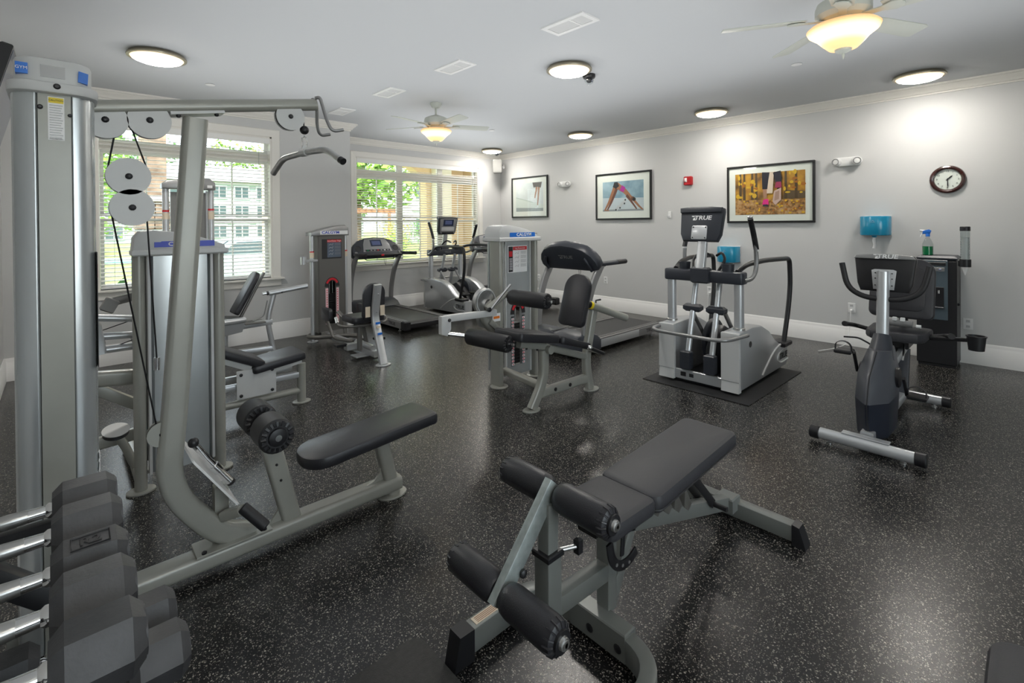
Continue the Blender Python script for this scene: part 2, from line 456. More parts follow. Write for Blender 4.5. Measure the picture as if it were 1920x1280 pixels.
def sweep(profile, names, m, lab):
    rg = [[(x, y, z) for x, y in (inset(ROOM, d) if d else ROOM)] for d, z in profile]
    for i in range(6):
        j = (i + 1) % 6
        mb = MB().rings([[Vector(r[i]) for r in rg], [Vector(r[j]) for r in rg]])
        struct(names[i], mb, m, lab % SIDE[i])
sweep([(0, 2.915), (0.012, 2.915), (0.012, 2.930), (0.026, 2.936), (0.032, 2.950), (0.046, 2.966), (0.066, 2.984), (0.072, 2.996), (0.086, 3.000), (0.086, 3.02), (0, 3.02)],
      ['trim_%d' % (k + 1) for k in range(6)], TRIM, 'cream crown moulding along the %s wall')
sweep([(0, 0), (0.018, 0), (0.018, 0.19), (0.013, 0.197), (0.013, 0.212), (0.005, 0.2276), (0, 0.2276)],
      ['baseboard_' + s for s in SIDE], BASE, 'white baseboard along the %s wall')

# ------------------------------------------------------------------ windows
def window(name, y, hx, ncol, lab):
    o = bpy.data.objects.new(name, None); COL.objects.link(o); tag(o, lab, None, None, 'structure')
    o.location = ((hx[0] + hx[1]) / 2, y, HZ0)
    wd, ht = hx[1] - hx[0], HZ1 - HZ0
    c = 0.10
    prof = [(0, 0), (c, 0), (c, -0.014), (c - 0.008, -0.02), (c - 0.03, -0.016), (0.02, -0.014), (0.004, -0.012), (0, -0.008)]
    def casing(p0, p1, n):                        # p in (x,z); n outward
        d = Vector((p1[0] - p0[0], p1[1] - p0[1])).normalized()
        rg = []
        for p, k in ((p0, 0), (p1, 1)):
            ring = []
            for a, yy in prof:
                e = -d * a if k == 0 else d * a
                ring.append(Vector((p[0] + n[0] * a + e.x * n[2 + k], yy, p[1] + n[1] * a + e.y * n[2 + k])))
            rg.append(ring)
        return MB().rings(rg)
    h = wd / 2
    obj('head_casing', casing((-h, ht), (h, ht), (0, 1, 1, 1)), TRIM, o)
    obj('side_casing', casing((-h, 0), (-h, ht), (-1, 0, 0, 1)), TRIM, o)
    obj('side_casing', casing((h, 0), (h, ht), (1, 0, 0, 1)), TRIM, o)
    obj('sill', MB().box((0, 0.03, -0.0125), (wd + 0.27, 0.18, 0.025), 0.005), TRIM, o)
    obj('apron', MB().box((0, -0.009, -0.067), (wd + 0.2, 0.018, 0.084), 0.004), TRIM, o)
    for sx in (-1, 1): obj('jamb', MB().box((sx * (h - 0.01), 0.075, ht / 2), (0.02, 0.15, ht)), TRIM, o)
    obj('jamb', MB().box((0, 0.075, ht - 0.01), (wd, 0.15, 0.02)), TRIM, o)
    yy = 0.125
    cw = wd / ncol
    for k in range(1, ncol): obj('mullion', MB().box((-h + cw * k, yy, ht / 2), (0.10, 0.06, ht - 0.02), 0.006), TRIM, o)
    for k in range(ncol):
        xc = -h + cw * (k + 0.5)
        gw = cw - 0.09
        for (z0, z1) in ((0.0, 1.60 - HZ0 + 0.03), (1.63 - HZ0, 2.40 - HZ0), (2.46 - HZ0, ht)):
            s = obj('sash', MB().tube([(xc - gw / 2, yy, z0 + 0.03), (xc + gw / 2, yy, z0 + 0.03), (xc + gw / 2, yy, z1 - 0.03), (xc - gw / 2, yy, z1 - 0.03)], prof=[(-0.02, -0.025), (0.02, -0.025), (0.02, 0.025), (-0.02, 0.025)], side=(0, 1, 0), closed=True), WHITEP, o)
            obj('pane', MB().box((xc, yy, (z0 + z1) / 2), (gw, 0.006, z1 - z0 - 0.06)), GLASS, s)
            if z1 - z0 > 0.5: obj('muntin', MB().box((xc, yy, (z0 + z1) / 2), (0.018, 0.014, z1 - z0 - 0.06)), WHITEP, s)
        obj('transom_bar', MB().box((xc, yy, 2.43 - HZ0), (cw, 0.07, 0.09), 0.008), TRIM, o)
    return o
window('window_1', YB1, W1, 2, 'cream trimmed double window behind the weight machines')
window('window_2', YB2, W2, 3, 'cream trimmed triple window behind the treadmill')

def blind(y, hx, lab):
    wd = hx[1] - hx[0] - 0.05; ht = HZ1 - HZ0
    t = thing('window_blind', lab, 'blind', ((hx[0] + hx[1]) / 2, y, HZ0), 0, 'white slatted window blinds')
    obj('valance', MB().box((0, 0.012, ht - 0.055), (wd + 0.02, 0.018, 0.075), 0.004), SLAT, t)
    obj('head_rail', MB().box((0, 0.045, ht - 0.045), (wd, 0.045, 0.045)), SLAT, t)
    prof = [(-0.025, -0.0015), (0, 0.0020), (0.025, -0.0015), (0.025, -0.0050), (0, -0.0015), (-0.025, -0.0050)]
    rg = [[Vector((sx * wd / 2, a, b)) for a, b in prof] for sx in (-1, 1)]
    me = MB().rings(rg).mesh('slat', SLAT)
    n = int((ht - 0.16) / 0.0455)
    for k in range(n):
        obj('slat', me, SLAT, t, (0, 0.045, 0.055 + 0.0455 * k), rot=(R(13 + random.uniform(-1.5, 1.5)), 0, 0))
    obj('bottom_rail', MB().box((0, 0.045, 0.022), (wd, 0.05, 0.02), 0.004), SLAT, t)
    k = max(3, int(wd / 0.55))
    for i in range(k):
        x = -wd / 2 + 0.12 + (wd - 0.24) * i / (k - 1)
        for yy in (0.020, 0.070):
            obj('ladder_cord', MB().cyl((x, yy, 0.03), (x, yy, ht - 0.06), 0.0013, seg=5), WHITEP, t)
    obj('tilt_wand', MB().cyl((wd / 2 - 0.13, 0.008, ht - 0.9), (wd / 2 - 0.13, 0.012, ht - 0.1), 0.004, seg=8), CLEAR, t)
blind(YB1, W1, 'white slatted blind over the window behind the weight machines')
blind(YB2, W2, 'white slatted blind over the triple window behind the treadmill')

# ================================================================== OUTSIDE
LAWN = noise_mat('lawn_grass', (0.10, 0.20, 0.03), (0.32, 0.36, 0.10), 0.6, 0.9)
CONC = noise_mat('pale_concrete', (0.55, 0.50, 0.43), (0.68, 0.64, 0.57), 1.2, 0.9)
BEIGE = mat('beige_stucco', (0.62, 0.46, 0.27), 0.9, bump=0.3, bscale=60)
PALEW = mat('pale_green_siding', (0.30, 0.36, 0.35), 0.8)
WHITEB = mat('white_siding', (0.50, 0.52, 0.52), 0.8)
ROOFM = mat('grey_shingle', (0.30, 0.31, 0.32), 0.9, var=0.2, vscale=2)
WINB = mat('dark_window', (0.07, 0.10, 0.11), 0.15)
STONE = noise_mat('brown_stone', (0.12, 0.08, 0.055), (0.30, 0.22, 0.16), 5, 0.9)
WOOD = mat('red_brown_wood', (0.32, 0.14, 0.07), 0.7)
BARK = mat('bark', (0.10, 0.07, 0.045), 0.9)
LEAFA = noise_mat('leaves_bright', (0.10, 0.26, 0.03), (0.34, 0.50, 0.10), 1.5, 0.6)
LEAFB = noise_mat('leaves_deep', (0.05, 0.16, 0.05), (0.18, 0.36, 0.10), 1.5, 0.6)
LEAFC = noise_mat('leaves_golden', (0.35, 0.33, 0.05), (0.60, 0.50, 0.10), 1.5, 0.6)
GZ = -0.25
struct('ground', MB().box((20, 68.2, GZ - 0.05), (220, 120, 0.1)), LAWN, 'sunlit lawn outside the windows')
struct('path', MB().box((2.0, 14.0, GZ + 0.01), (30, 2.2, 0.03)), CONC, 'pale concrete walk crossing the lawn outside')
pool = obj('swimming_pool', MB().box((6, 33.0, GZ + 0.02), (9, 4, 0.05), 0.02), mat('pool_water', (0.10, 0.50, 0.52), 0.08))
tag(pool, 'turquoise swimming pool beyond the lawn outside', 'pool')
def building(x0, x1, y, h, nx, nz, lab, wm, win_w=1.5):
    t = thing('apartment_building', lab, 'building', ((x0 + x1) / 2, y, GZ))
    wd = x1 - x0
    obj('wall', MB().box((0, 3, h / 2), (wd, 6, h)), wm, t)
    obj('roof', MB().hull([(-wd / 2 - .6, -0.7, h), (wd / 2 + .6, -0.7, h), (-wd / 2 - .6, 6.7, h), (wd / 2 + .6, 6.7, h), (-wd / 2 + 2, 3, h + 2.2), (wd / 2 - 2, 3, h + 2.2)]), ROOFM, t)
    fl = h / nz
    for k in range(nz):
        obj('floor_band', MB().box((0, -0.06, fl * (k + 1) - 0.2), (wd, 0.12, 0.3)), WHITEB, t)
        for i in range(nx):
            x = -wd / 2 + wd * (i + 0.5) / nx
            f = obj('window', MB().box((x, -0.05, fl * (k + 0.47)), (win_w + 0.3, 0.1, 1.75)), WHITEB, t)
            obj('pane', MB().box((x, -0.11, fl * (k + 0.47)), (win_w, 0.04, 1.45)), WINB, f)
            obj('glazing_bar', MB().box((x, -0.14, fl * (k + 0.47)), (0.1, 0.04, 1.45)), WHITEB, f)
building(-2, 34, 70, 7.4, 14, 3, 'pale green three storey block with grey roof across the lawn', PALEW)
building(25.5, 34, 42, 10.5, 4, 3, 'white apartment block seen past the beige arch', WHITEB, 1.3)
def tree(x, y, h, r, lm, lab, n=900, name='leafy_tree'):
    t = thing(name, lab, 'tree', (x, y, GZ), 0, 'trees outside')
    obj('trunk', MB().tube([(0, 0, 0), (0.1, 0, h * 0.35), (0, 0.1, h * 0.7)], [r * 0.09, r * 0.07, r * 0.03], seg=8), BARK, t)
    m = MB(); cs = [(random.uniform(-.5, .5) * r, random.uniform(-.5, .5) * r, h * random.uniform(.3, .85), r * random.uniform(.45, .7)) for _ in range(9)]
    for _ in range(n):
        cx, cy, cz, rr = random.choice(cs)
        d = Vector((random.gauss(0, 1), random.gauss(0, 1), random.gauss(0, 1))).normalized() * rr * random.uniform(.75, 1.05)
        p = Vector((cx, cy, cz)) + d
        s = r * random.uniform(0.04, 0.085)
        a = Vector((random.gauss(0, 1), random.gauss(0, 1), random.gauss(0, .6))).normalized() * s
        b = a.cross(d.normalized()); b = b.normalized() * s * 0.6 if b.length > 1e-5 else Vector((s, 0, 0))
        m.add([p - a, p - b, p + a, p + b], [[0, 1, 2, 3]])
    f = obj('foliage', m, lm, t); f['kind'] = 'stuff'
tree(17.6, 37.5, 13.0, 4.6, LEAFA, 'tall bright green tree filling the left pane of the triple window', 4200)
tree(21.0, 52.5, 13.5, 4.2, LEAFB, 'deep green tree behind the bright tree outside the triple window', 2600)
tree(15.6, 27.5, 1.9, 1.1, LEAFC, 'golden green bush below the pergola outside', 900, 'garden_bush')
tree(13.2, 23.5, 1.4, 0.9, LEAFA, 'low green bush in front of the golden bush outside', 700, 'garden_bush')
tree(1.0, 44, 8.5, 3.4, LEAFA, 'green tree at the left edge of the far window', 2200)
tree(9.0, 82, 15.0, 5.0, LEAFB, 'green tree top showing above the far block', 1500)
tree(21.0, 84, 15.5, 5.0, LEAFA, 'second green tree top showing above the far block', 1500)
tree(17.9, 28.5, 2.0, 1.0, LEAFB, 'green bush beside the beige arch outside', 700, 'garden_bush')
# pergola
t = thing('pergola', 'red brown timber pergola in front of the trees outside', 'pergola', (15.4, 31.0, GZ))
for x in (-1.2, 1.6): obj('post', MB().box((x, 0, 1.3), (0.16, 0.16, 2.6)), WOOD, t)
obj('beam', MB().box((0.2, 0, 2.68), (4.0, 0.1, 0.2)), WOOD, t)
for k in range(9): obj('rafter', MB().box((-1.6 + 0.45 * k, 0.5, 2.84), (0.06, 1.8, 0.12)), WOOD, t)
# palm-like plant by window 1
def palm(x, y, s, lab):
    t = thing('spiky_plant', lab, 'plant', (x, y, GZ), 0, 'spiky plants under the window')
    obj('stem', MB().cyl((0, 0, 0), (0, 0, 0.5 * s), 0.08, 0.06, seg=8), BARK, t)
    for k in range(22):
        a = random.uniform(0, 2 * PI); e = random.uniform(.15, 1.2); L = s * random.uniform(.7, 1.1)
        d = Vector((math.cos(a) * math.cos(e), math.sin(a) * math.cos(e), math.sin(e)))
        b = Vector((-math.sin(a), math.cos(a), 0)) * 0.035 * s
        p = Vector((0, 0, 0.45 * s)); q = p + d * L * .6; q2 = p + d * L + Vector((0, 0, -0.25 * L))
        obj('leaf', MB().add([p - b, p + b, q + b * 1.4, q2, q - b * 1.4, p + V(0, 0, -.01), q + V(0, 0, -.012)], [[0, 1, 2, 3, 4], [0, 4, 6, 5], [1, 5, 6, 2], [4, 3, 6], [3, 2, 6], [0, 5, 1]]), LEAFB, t)
palm(0.62, 8.9, 1.15, 'spiky green plant low behind the left pane of the far window')
palm(-0.9, 12.0, 1.0, 'smaller spiky green plant beside the larger one outside')
# porch column outside window 1
t = thing('porch_column', 'brown stone porch column outside the far window', 'column', (1.14, 10.0, GZ))
for k in range(9):
    for j in range(2):
        obj('stone', MB().box((-0.12 + 0.24 * j + random.uniform(-.01, .01), 0, 0.16 + 0.24 * k), (0.235, 0.46, 0.232), 0.02), STONE, t)
obj('shaft', MB().box((0, 0, 2.75), (0.34, 0.34, 1.1)), STONE, t)
obj('cap', MB().box((0, 0, 2.22), (0.56, 0.56, 0.08), 0.01), CONC, t)
# parked car outside window 1
t = thing('parked_car', 'pale parked car low in the right of the far window', 'car', (4.3, 16.8, GZ), 0)
CARP = mat('car_paint', (0.42, 0.55, 0.58), 0.2, 0.3, coat=0.5)
prf = [(-2.1, .3), (-2.15, .7), (-1.9, .88), (-1.2, .95), (-.55, 1.38), (.7, 1.42), (1.45, .98), (2.05, .85), (2.15, .55), (2.1, .3)]
obj('body', MB().slab(prf, 1.7, .12, XZ(0, 1.7)), CARP, t)
obj('side_glass', MB().slab([(-1.0, .97), (-.5, 1.3), (.62, 1.33), (1.15, .98)], 0.02, 0, XZ(-.855, .02)), WINB, t)
obj('windscreen', MB().hull([(-1.2, -.6, .99), (-1.2, .6, .99), (-.6, -.5, 1.38), (-.6, .5, 1.38), (-1.17, -.6, .99), (-1.17, .6, .99)]), WINB, t)
for x in (-1.3, 1.3):
    for y in (-.78, .78): obj('wheel', MB().cyl((x, y - .1, .32), (x, y + .1, .32), .32, seg=20, ch=.03), RUBBER, t)
# beige arched porch outside window 2
t = thing('arched_porch', 'beige stucco porch wall with wide arch outside the triple window', 'porch', (6.0, 11.2, GZ))
def arch_panel(x0, x1, w0, w1, spring, rise, h, th, yc):
    m = MB(); n = 14; pts = []
    for k in range(n + 1):
        a = PI * k / n; cx = (w0 + w1) / 2; rx = (w1 - w0) / 2
        pts.append((cx - rx * math.cos(a), spring + rise * math.sin(a)))
    m.box(((x0 + w0) / 2, yc, h / 2), (w0 - x0, th, h)); m.box(((w1 + x1) / 2, yc, h / 2), (x1 - w1, th, h))
    for k in range(n):
        (a, b), (c, d) = pts[k], pts[k + 1]
        m.hull([(a, yc - th / 2, b), (c, yc - th / 2, d), (a, yc - th / 2, h), (c, yc - th / 2, h), (a, yc + th / 2, b), (c, yc + th / 2, d), (a, yc + th / 2, h), (c, yc + th / 2, h)])
    return m
obj('arch_wall', arch_panel(-2.8, 2.6, -2.2, 1.15, 2.75, 0.75, 4.1, 0.35, 0), BEIGE, t)
obj('side_wall', MB().box((2.5, -1.42, 2.05), (0.3, 2.5, 4.1)), BEIGE, t)
obj('soffit', MB().box((0, -1.42, 3.75), (5.4, 2.5, 0.2)), BEIGE, t)
obj('corner_pier', MB().box((1.55, -0.25, 2.05), (0.5, 0.3, 4.1), 0.02), mat('pale_stucco', (0.72, 0.70, 0.58), 0.9), t)

# ================================================================== CEILING FIXTURES
def dome_light(x, y, lab):
    t = thing('ceiling_light', lab, 'light', (x, y, CZ), 0, 'round flush ceiling lights')
    obj('mounting_ring', MB().lathe([(0.185, 0), (0.200, -0.006), (0.218, -0.030), (0.216, -0.040), (0.195, -0.042), (0.185, -0.03)], 36), BRASS, t)
    obj('diffuser', MB().lathe([(0.197, -0.036), (0.18, -0.052), (0.14, -0.068), (0.09, -0.078), (0.04, -0.083), (0.005, -0.084)], 36), DOME, t)
k = 1.5 / 1.52
for x, y, lab in ((0.645, 5.27, 'round ceiling light above the lat machine boom'), (3.64, 3.09, 'round ceiling light beside the dome camera in mid ceiling'),
                  (6.53, 0.83, 'round ceiling light above the wall clock'), (6.50, 3.01, 'round ceiling light above the autumn running picture'),
                  (6.45, 5.24, 'round ceiling light above the yoga picture'), (6.45, 7.53, 'round ceiling light in the far corner above the wall speaker')):
    dome_light(x * k, y * k, lab)
dome_light(0.64, -1.4, 'round ceiling light behind the viewer')

def fan(x, y, rot, drop, lab):
    t = thing('ceiling_fan', lab, 'fan', (x, y, CZ), 0, 'white ceiling fans')
    obj('canopy', MB().lathe([(0.07, 0), (0.07, -0.02), (0.045, -0.06), (0.02, -0.065)], 24), FANW, t)
    obj('downrod', MB().cyl((0, 0, -0.06), (0, 0, -drop), 0.013), FANW, t)
    z = -drop
    obj('motor_housing', MB().lathe([(0.03, z + .02), (0.09, z), (0.135, z - .02), (0.145, z - .05), (0.145, z - .09), (0.12, z - .115), (0.07, z - .12)], 32), FANW, t)
    obj('switch_housing', MB().lathe([(0.07, z - .12), (0.065, z - .16), (0.075, z - .175), (0.02, z - .18)], 24), FANW, t)
    bz = z - 0.115
    for i in range(5):
        a = rot + 72 * i
        M = RZ(a)
        b = obj('blade', MB().slab([(0.20, -0.055), (0.30, -0.062), (0.64, -0.068), (0.67, -0.055), (0.67, 0.055), (0.64, 0.068), (0.30, 0.062), (0.20, 0.055)], 0.008, 0.003, M @ T(0, 0, bz) @ RX(-12)), FANW, t)
        obj('blade_bracket', MB().slab([(0.10, -0.02), (0.19, -0.022), (0.25, -0.045), (0.29, -0.03), (0.30, 0), (0.29, 0.03), (0.25, 0.045), (0.19, 0.022), (0.10, 0.02)], 0.008, 0.002, M @ T(0, 0, bz - 0.012) @ RX(-12)), FANW, b)
    zb = z - 0.17
    prof = [(0.075, zb), (0.175, zb + .01), (0.190, zb - .004), (0.180, zb - .025), (0.140, zb - .055), (0.105, zb - .095), (0.075, zb - .125), (0.03, zb - .132)]
    obj('glass_bowl', MB().lathe(prof, 32), BOWL, t)
    obj('bowl_cap', MB().lathe([(0.045, zb - .128), (0.042, zb - .14), (0.02, zb - .152), (0.006, zb - .155)], 20), FANW, t)
    obj('finial', MB().lathe([(0.005, zb - .15), (0.009, zb - .165), (0.005, zb - .18), (0.002, zb - .19)], 12), FANW, t)
fan(3.42, 5.05, 48, 0.17, 'white ceiling fan with lit amber bowl near the triple window')
fan(3.45, 0.79, 48, 0.17, 'white ceiling fan with lit amber bowl at the top right')

def vent(x, y, lab, openv=True):
    t = thing('ceiling_vent', lab, 'vent', (x, y, CZ), 0, 'ceiling air vents')
    fr = MB()
    fr.tube([(-.095, -.195, -.006), (.095, -.195, -.006), (.095, .195, -.006), (-.095, .195, -.006)], prof=[(-.018, -.005), (.018, -.005), (.018, .003), (.006, .008), (-.018, .006)], side=(0, 0, 1), closed=True)
    obj('frame', MB().tube([(-.085, -.185, -.005), (.085, -.185, -.005), (.085, .185, -.005), (-.085, .185, -.005)], prof=[(-.005, -.025), (.005, -.025), (.005, .025), (-.005, .025)], side=(0, 0, 1), closed=True), WHITEP, t)
    obj('duct', MB().box((0, 0, -.001), (.15, .35, .002)), BLACK if openv else WHITEP, t)
    n = 9
    for k in range(n):
        obj('louvre', MB().box((0, 0, 0), (.009 if openv else .017, .33 if openv else .34, .0015), 0, T(-.06 + .015 * k, 0, -.006) @ RY(40 if openv else 6)), WHITEP, t)
    obj('divider', MB().box((0, -.055, -.008), (.15, .012, .006)), WHITEP, t)
for (x, y, lab, op) in ((2.86, 2.42, 'open louvred ceiling vent at the top centre', 1), (2.81, 3.82, 'white ceiling vent second from the top', 1), (2.78, 5.05, 'ceiling vent with dark louvres left of the far fan', 1), (2.77, 6.31, 'closed flat ceiling vent nearest the window wall', 0)):
    vent(x * k, y * k, lab, op)
def dome_cam(x, y, lab, z=CZ):
    t = thing('security_camera', lab, 'camera', (x, y, z), 0, 'black dome cameras')
    obj('base', MB().lathe([(0.062, 0), (0.064, -0.02), (0.058, -0.036), (0.045, -0.04)], 24), BLACK, t)
    obj('eyeball', MB().ball((0, 0, -0.055), 0.030), BLACK, t)
    obj('dome', MB().lathe([(0.046, -0.038), (0.046, -0.06), (0.038, -0.085), (0.022, -0.098), (0.004, -0.103)], 24), CLEAR, t)
    obj('lens', MB().cyl((0.012, -0.02, -0.06), (0.018, -0.034, -0.066), 0.012), SCREEN, t)
dome_cam(3.93, 3.075, 'black dome camera beside the mid ceiling light')
dome_cam(6.62, 7.58, 'black dome camera in the far corner under the ceiling light')
for x, y, lab in ((1.18, 5.94, 'small round sprinkler cover left of the window wall'), (5.15, 1.555, 'small round sprinkler cover left of the light above the clock'), (5.07, 5.92, 'small round sprinkler cover right of the far fan')):
    o = obj('sprinkler_cover', MB().lathe([(0.03, 0), (0.045, -0.004), (0.046, -0.008), (0.03, -0.012), (0.004, -0.013)], 24), WHITEP, None, (x, y, CZ))
    tag(o, lab, 'sprinkler', 'ceiling sprinkler covers')
# ================================================================== GYM MACHINES: shared pieces
def foot_plate(t, x, y, rx=0.075, ry=0.055, rz=0, m=None):
    obj('foot_plate', MB().slab([(rx * math.cos(2 * PI * k / 20), ry * math.sin(2 * PI * k / 20)) for k in range(20)], 0.012, 0.003, T(x, y, 0) @ RZ(rz)), m or FRAME, t)
def bolt(t, p, d, r=0.011, name='bolt', m=None):
    d = Vector(d).normalized(); p = Vector(p)
    obj(name, MB().tube([p - d * 0.004, p + d * 0.004, p + d * 0.008], [r, r, r * 0.55], seg=10), m or BLACK, t)
def pulley(t, x, z, r, y=0.0, th=0.036, cover=None, name='pulley'):
    p = obj(name, MB().lathe([(0.008, -th * .28), (r * .94, -th * .28), (r * .9, 0), (r * .94, th * .28), (0.008, th * .28)], 28, T(x, y, z) @ RX(90)), BLACK, t)
    for s in (-1, 1): obj('cover_disc', MB().cyl((x, y + s * th * .5, z), (x, y + s * th * .34, z), r, seg=32), cover or PALE, p)
    bolt(p, (x, y - th * .5, z), (0, -1, 0), r * .17, 'axle_bolt')
    return p
def roller(t, c, d, L, r, m=None, fluted=True, name='foam_roller'):
    c, d = Vector(c), Vector(d).normalized()
    p = obj(name, MB().tube([c - d * L / 2, c - d * (L / 2 - .012), c + d * (L / 2 - .012), c + d * L / 2], [r * .86, r, r, r * .86], seg=24), m or FOAM, t)
    for s in (-1, 1):
        e = c + d * s * L / 2
        obj('end_cap', MB().tube([e - d * s * .004, e + d * s * .010, e + d * s * .014], [r * .55, r * .5, r * .3], seg=18), BLACK, p)
        if fluted:
            sd = d.cross(Vector((0, 0, 1))).normalized(); uu = sd.cross(d)
            for k in range(16):
                a = 2 * PI * k / 16
                q = sd * math.cos(a) + uu * math.sin(a)
                obj('flute', MB().tube([e + q * r * .62 - d * s * .002, e + q * r * .88 - d * s * .008], [.008, .010], seg=6), BLACK, p)
    return p
def cyl_post(name, t, x, y, z0, z1, r, m): return obj(name, MB().cyl((x, y, z0), (x, y, z1), r, seg=18), m, t)

# ------------------------------------------------------------------ A  lat pulldown and low row
t = thing('lat_pulldown_machine', 'tall grey lat pulldown and low row machine with long black bench', 'gym machine', (0, 2.48, 0))
# tower: two curved shrouds and side uprights
def shroud_poly(x0, x1, hw, flip):
    r = 0.06
    return rrect(x1 - x0, 2 * hw, [r, 0.008, 0.008, r] if flip else [0.008, r, r, 0.008], 6, (x0 + x1) / 2, 0)
obj('front_shroud', MB().slab(shroud_poly(0.033, 0.098, 0.175, True), 1.92, 0, T(0, 0, 0.06)), SHROUD, t)
obj('rear_shroud', MB().slab(shroud_poly(-0.118, -0.052, 0.175, False), 1.92, 0, T(0, 0, 0.06)), SHROUD, t)
for s in (-1, 1):
    obj('upright', MB().box((-0.009, s * 0.162, 1.0), (0.084, 0.038, 1.98), 0.006), FRAME, t)
obj('weight_guide', MB().box((-0.01, 0, 1.0), (0.06, 0.26, 1.9)), BLACK, t)
cp = obj('tower_cap', MB().slab(rrect(0.236, 0.42, 0.07, 6, -0.01, 0), 0.035, 0.006, T(0, 0, 1.978)), PALE, t)
obj('cap_dome', MB().slab(rrect(0.20, 0.38, 0.06, 6, -0.01, 0), 0.088, 0.012, T(0, 0, 2.01)), PALE, cp)
obj('blue_badge', MB().box((-0.088, -0.165, 2.052), (0.03, 0.055, 0.036), 0, T(0, 0, 0)), BLUE, cp)
obj('blue_badge', MB().slab([(0.052, 2.03), (0.078, 2.025), (0.080, 2.062), (0.054, 2.068)], 0.05, 0, XZ(-0.166, 0.05)), BLUE, cp)
obj('badge_panel', MB().box((-0.012, -0.190, 2.052), (0.062, 0.004, 0.040)), GREYM, cp)
text('badge_lettering', 'GYM', 0.014, WHITE, cp, FACE(-0.0885, -0.1935, 2.052, 0))
lb = obj('caution_label', MB().box((-0.005, -0.1815, 1.8950), (0.042, 0.0015, 0.148), 0), WHITE, t)
obj('label_header', MB().box((-0.005, -0.1825, 1.9570), (0.038, 0.0012, 0.018)), YELLOW, lb)
text('label_lettering', 'CAUTION', 0.0085, INK, lb, FACE(-0.005, -0.1835, 1.9570, 0))
for kk in range(14):
    obj('print_line', MB().box((-0.005 - (kk % 3) * .0012, -0.1825, 1.9400 - 0.0085 * kk), (0.034 - (kk % 3) * .0024, 0.0006, 0.0032)), GREYM, lb)
text('label_lettering', 'www.calgym.com', 0.0048, INK, lb, FACE(-0.005, -0.1835, 1.8255, 0))
bolt(t, (-0.002, -0.207, 2.0), (0, -1, 0), .010); bolt(t, (-0.045, -0.182, 1.93), (0, -1, 0), .008); bolt(t, (0.030, -0.182, 1.91), (0, -1, 0), .006)
pl = obj('placard', MB().box((0.0985, -0.06, 1.22), (0.002, 0.20, 0.42)), INK, t)
obj('placard_title', MB().box((0.1, -0.06, 1.36), (0.002, 0.15, 0.05)), RED, pl)
for kk in range(12):
    q = obj('weight_number', MB().box((0.0985, -0.12, 0.68 - .035 * kk), (0.002, 0.045, 0.026)), WHITE, t)
    text('numeral', str(10 + 10 * kk), 0.018, RED, q, FACE(0.0998, -0.12, 0.68 - .035 * kk, 90))
# base
obj('base_rail', MB().tube([(-0.15, 0, 0.068), (1.40, 0, 0.068)], prof=rrect(0.10, 0.075, 0.022, 4), side=(0, 1, 0)), FRAME, t)
obj('tower_foot', MB().tube([(-0.01, -0.30, 0.035), (-0.01, 0.30, 0.035)], prof=rrect(0.09, 0.06, 0.015, 3), side=(1, 0, 0)), FRAME, t)
foot_plate(t, 1.36, 0, 0.085, 0.065)
pst = obj('seat_post', MB().tube([(1.365, 0, 0.012), (1.285, 0, 0.36)], prof=rrect(0.072, 0.075, 0.02, 4), side=(0, 1, 0)), FRAME, t)
obj('gusset', MB().slab([(1.18, .098), (1.25, .115), (1.285, .15), (1.305, .24), (1.34, .24), (1.34, .098)], 0.012, 0, XZ(0, .012)), FRAME, pst)
obj('seat_bracket', MB().box((1.25, 0, 0.36), (0.42, 0.10, 0.012), 0, T(1.25, 0, .36) @ RY(-3.8) @ T(-1.25, 0, -.36)), FRAME, t)
Mst = T(1.225, 0, 0.352) @ RY(-3.8)
sp = obj('seat_pad', MB().slab(rrect(0.74, 0.275, [0.03, 0.12, 0.12, 0.03], 7), 0.062, 0.016, Mst), VINYL, t)
obj('pad_seam', MB().tube([Mst @ Vector((x, y, 0.0595)) for x, y in inset(rrect(0.74, 0.275, [0.03, 0.12, 0.12, 0.03], 7), 0.02)], 0.0016, closed=True, seg=6), INK, sp)
rp = obj('roller_post', MB().tube([(0.815, 0, 0.09), (0.705, 0, 0.56)], prof=rrect(0.062, 0.085, 0.015, 4), side=(0, 1, 0)), FRAME, t)
obj('gusset', MB().slab([(0.66, .10), (0.72, .115), (0.755, .16), (0.775, .23), (0.80, .23), (0.80, .10)], 0.012, 0, XZ(0, .012)), FRAME, rp)
for z in (.47, .39, .31): bolt(rp, (0.715 + (0.5 - z) * .234, -0.032, z), (0, -1, 0), .006, 'adjuster_hole')
obj('roller_axle', MB().cyl((0.697, -0.21, 0.585), (0.697, 0.21, 0.585), 0.014), CHROME, t)
roller(t, (0.697, -0.118, 0.585), (0, 1, 0), 0.15, 0.076); roller(t, (0.697, 0.118, 0.585), (0, 1, 0), 0.15, 0.076)
# curved upright and boom
obj('curved_upright', MB().tube([(0.64, 0, 0.10), (0.50, 0, 0.16), (0.315, 0, 0.42), (0.345, 0, 0.70), (0.436, 0, 1.985)], prof=rrect(0.072, 0.092, 0.022, 4), side=(0, 1, 0), fil=[0.1, 0.22, 0.15], nf=8), FRAME, t)
obj('mounting_plate', MB().box((0.56, 0, 0.112), (0.30, 0.13, 0.010), 0.002), FRAME, t)
bolt(t, (0.44, -0.05, 0.12), (0, 0, 1), .010); bolt(t, (0.68, -0.05, 0.12), (0, 0, 1), .010)
obj('boom', MB().tube([(-0.08, 0, 1.952), (0.955, 0, 2.130)], prof=rrect(0.05, 0.058, 0.024, 5), side=(0, 1, 0)), FRAME, t)
obj('boom_plate', MB().box((0.44, 0, 2.008), (0.20, 0.09, 0.012), 0, T(.44, 0, 2.008) @ RY(-9.8) @ T(-.44, 0, -2.008)), PALE, t)
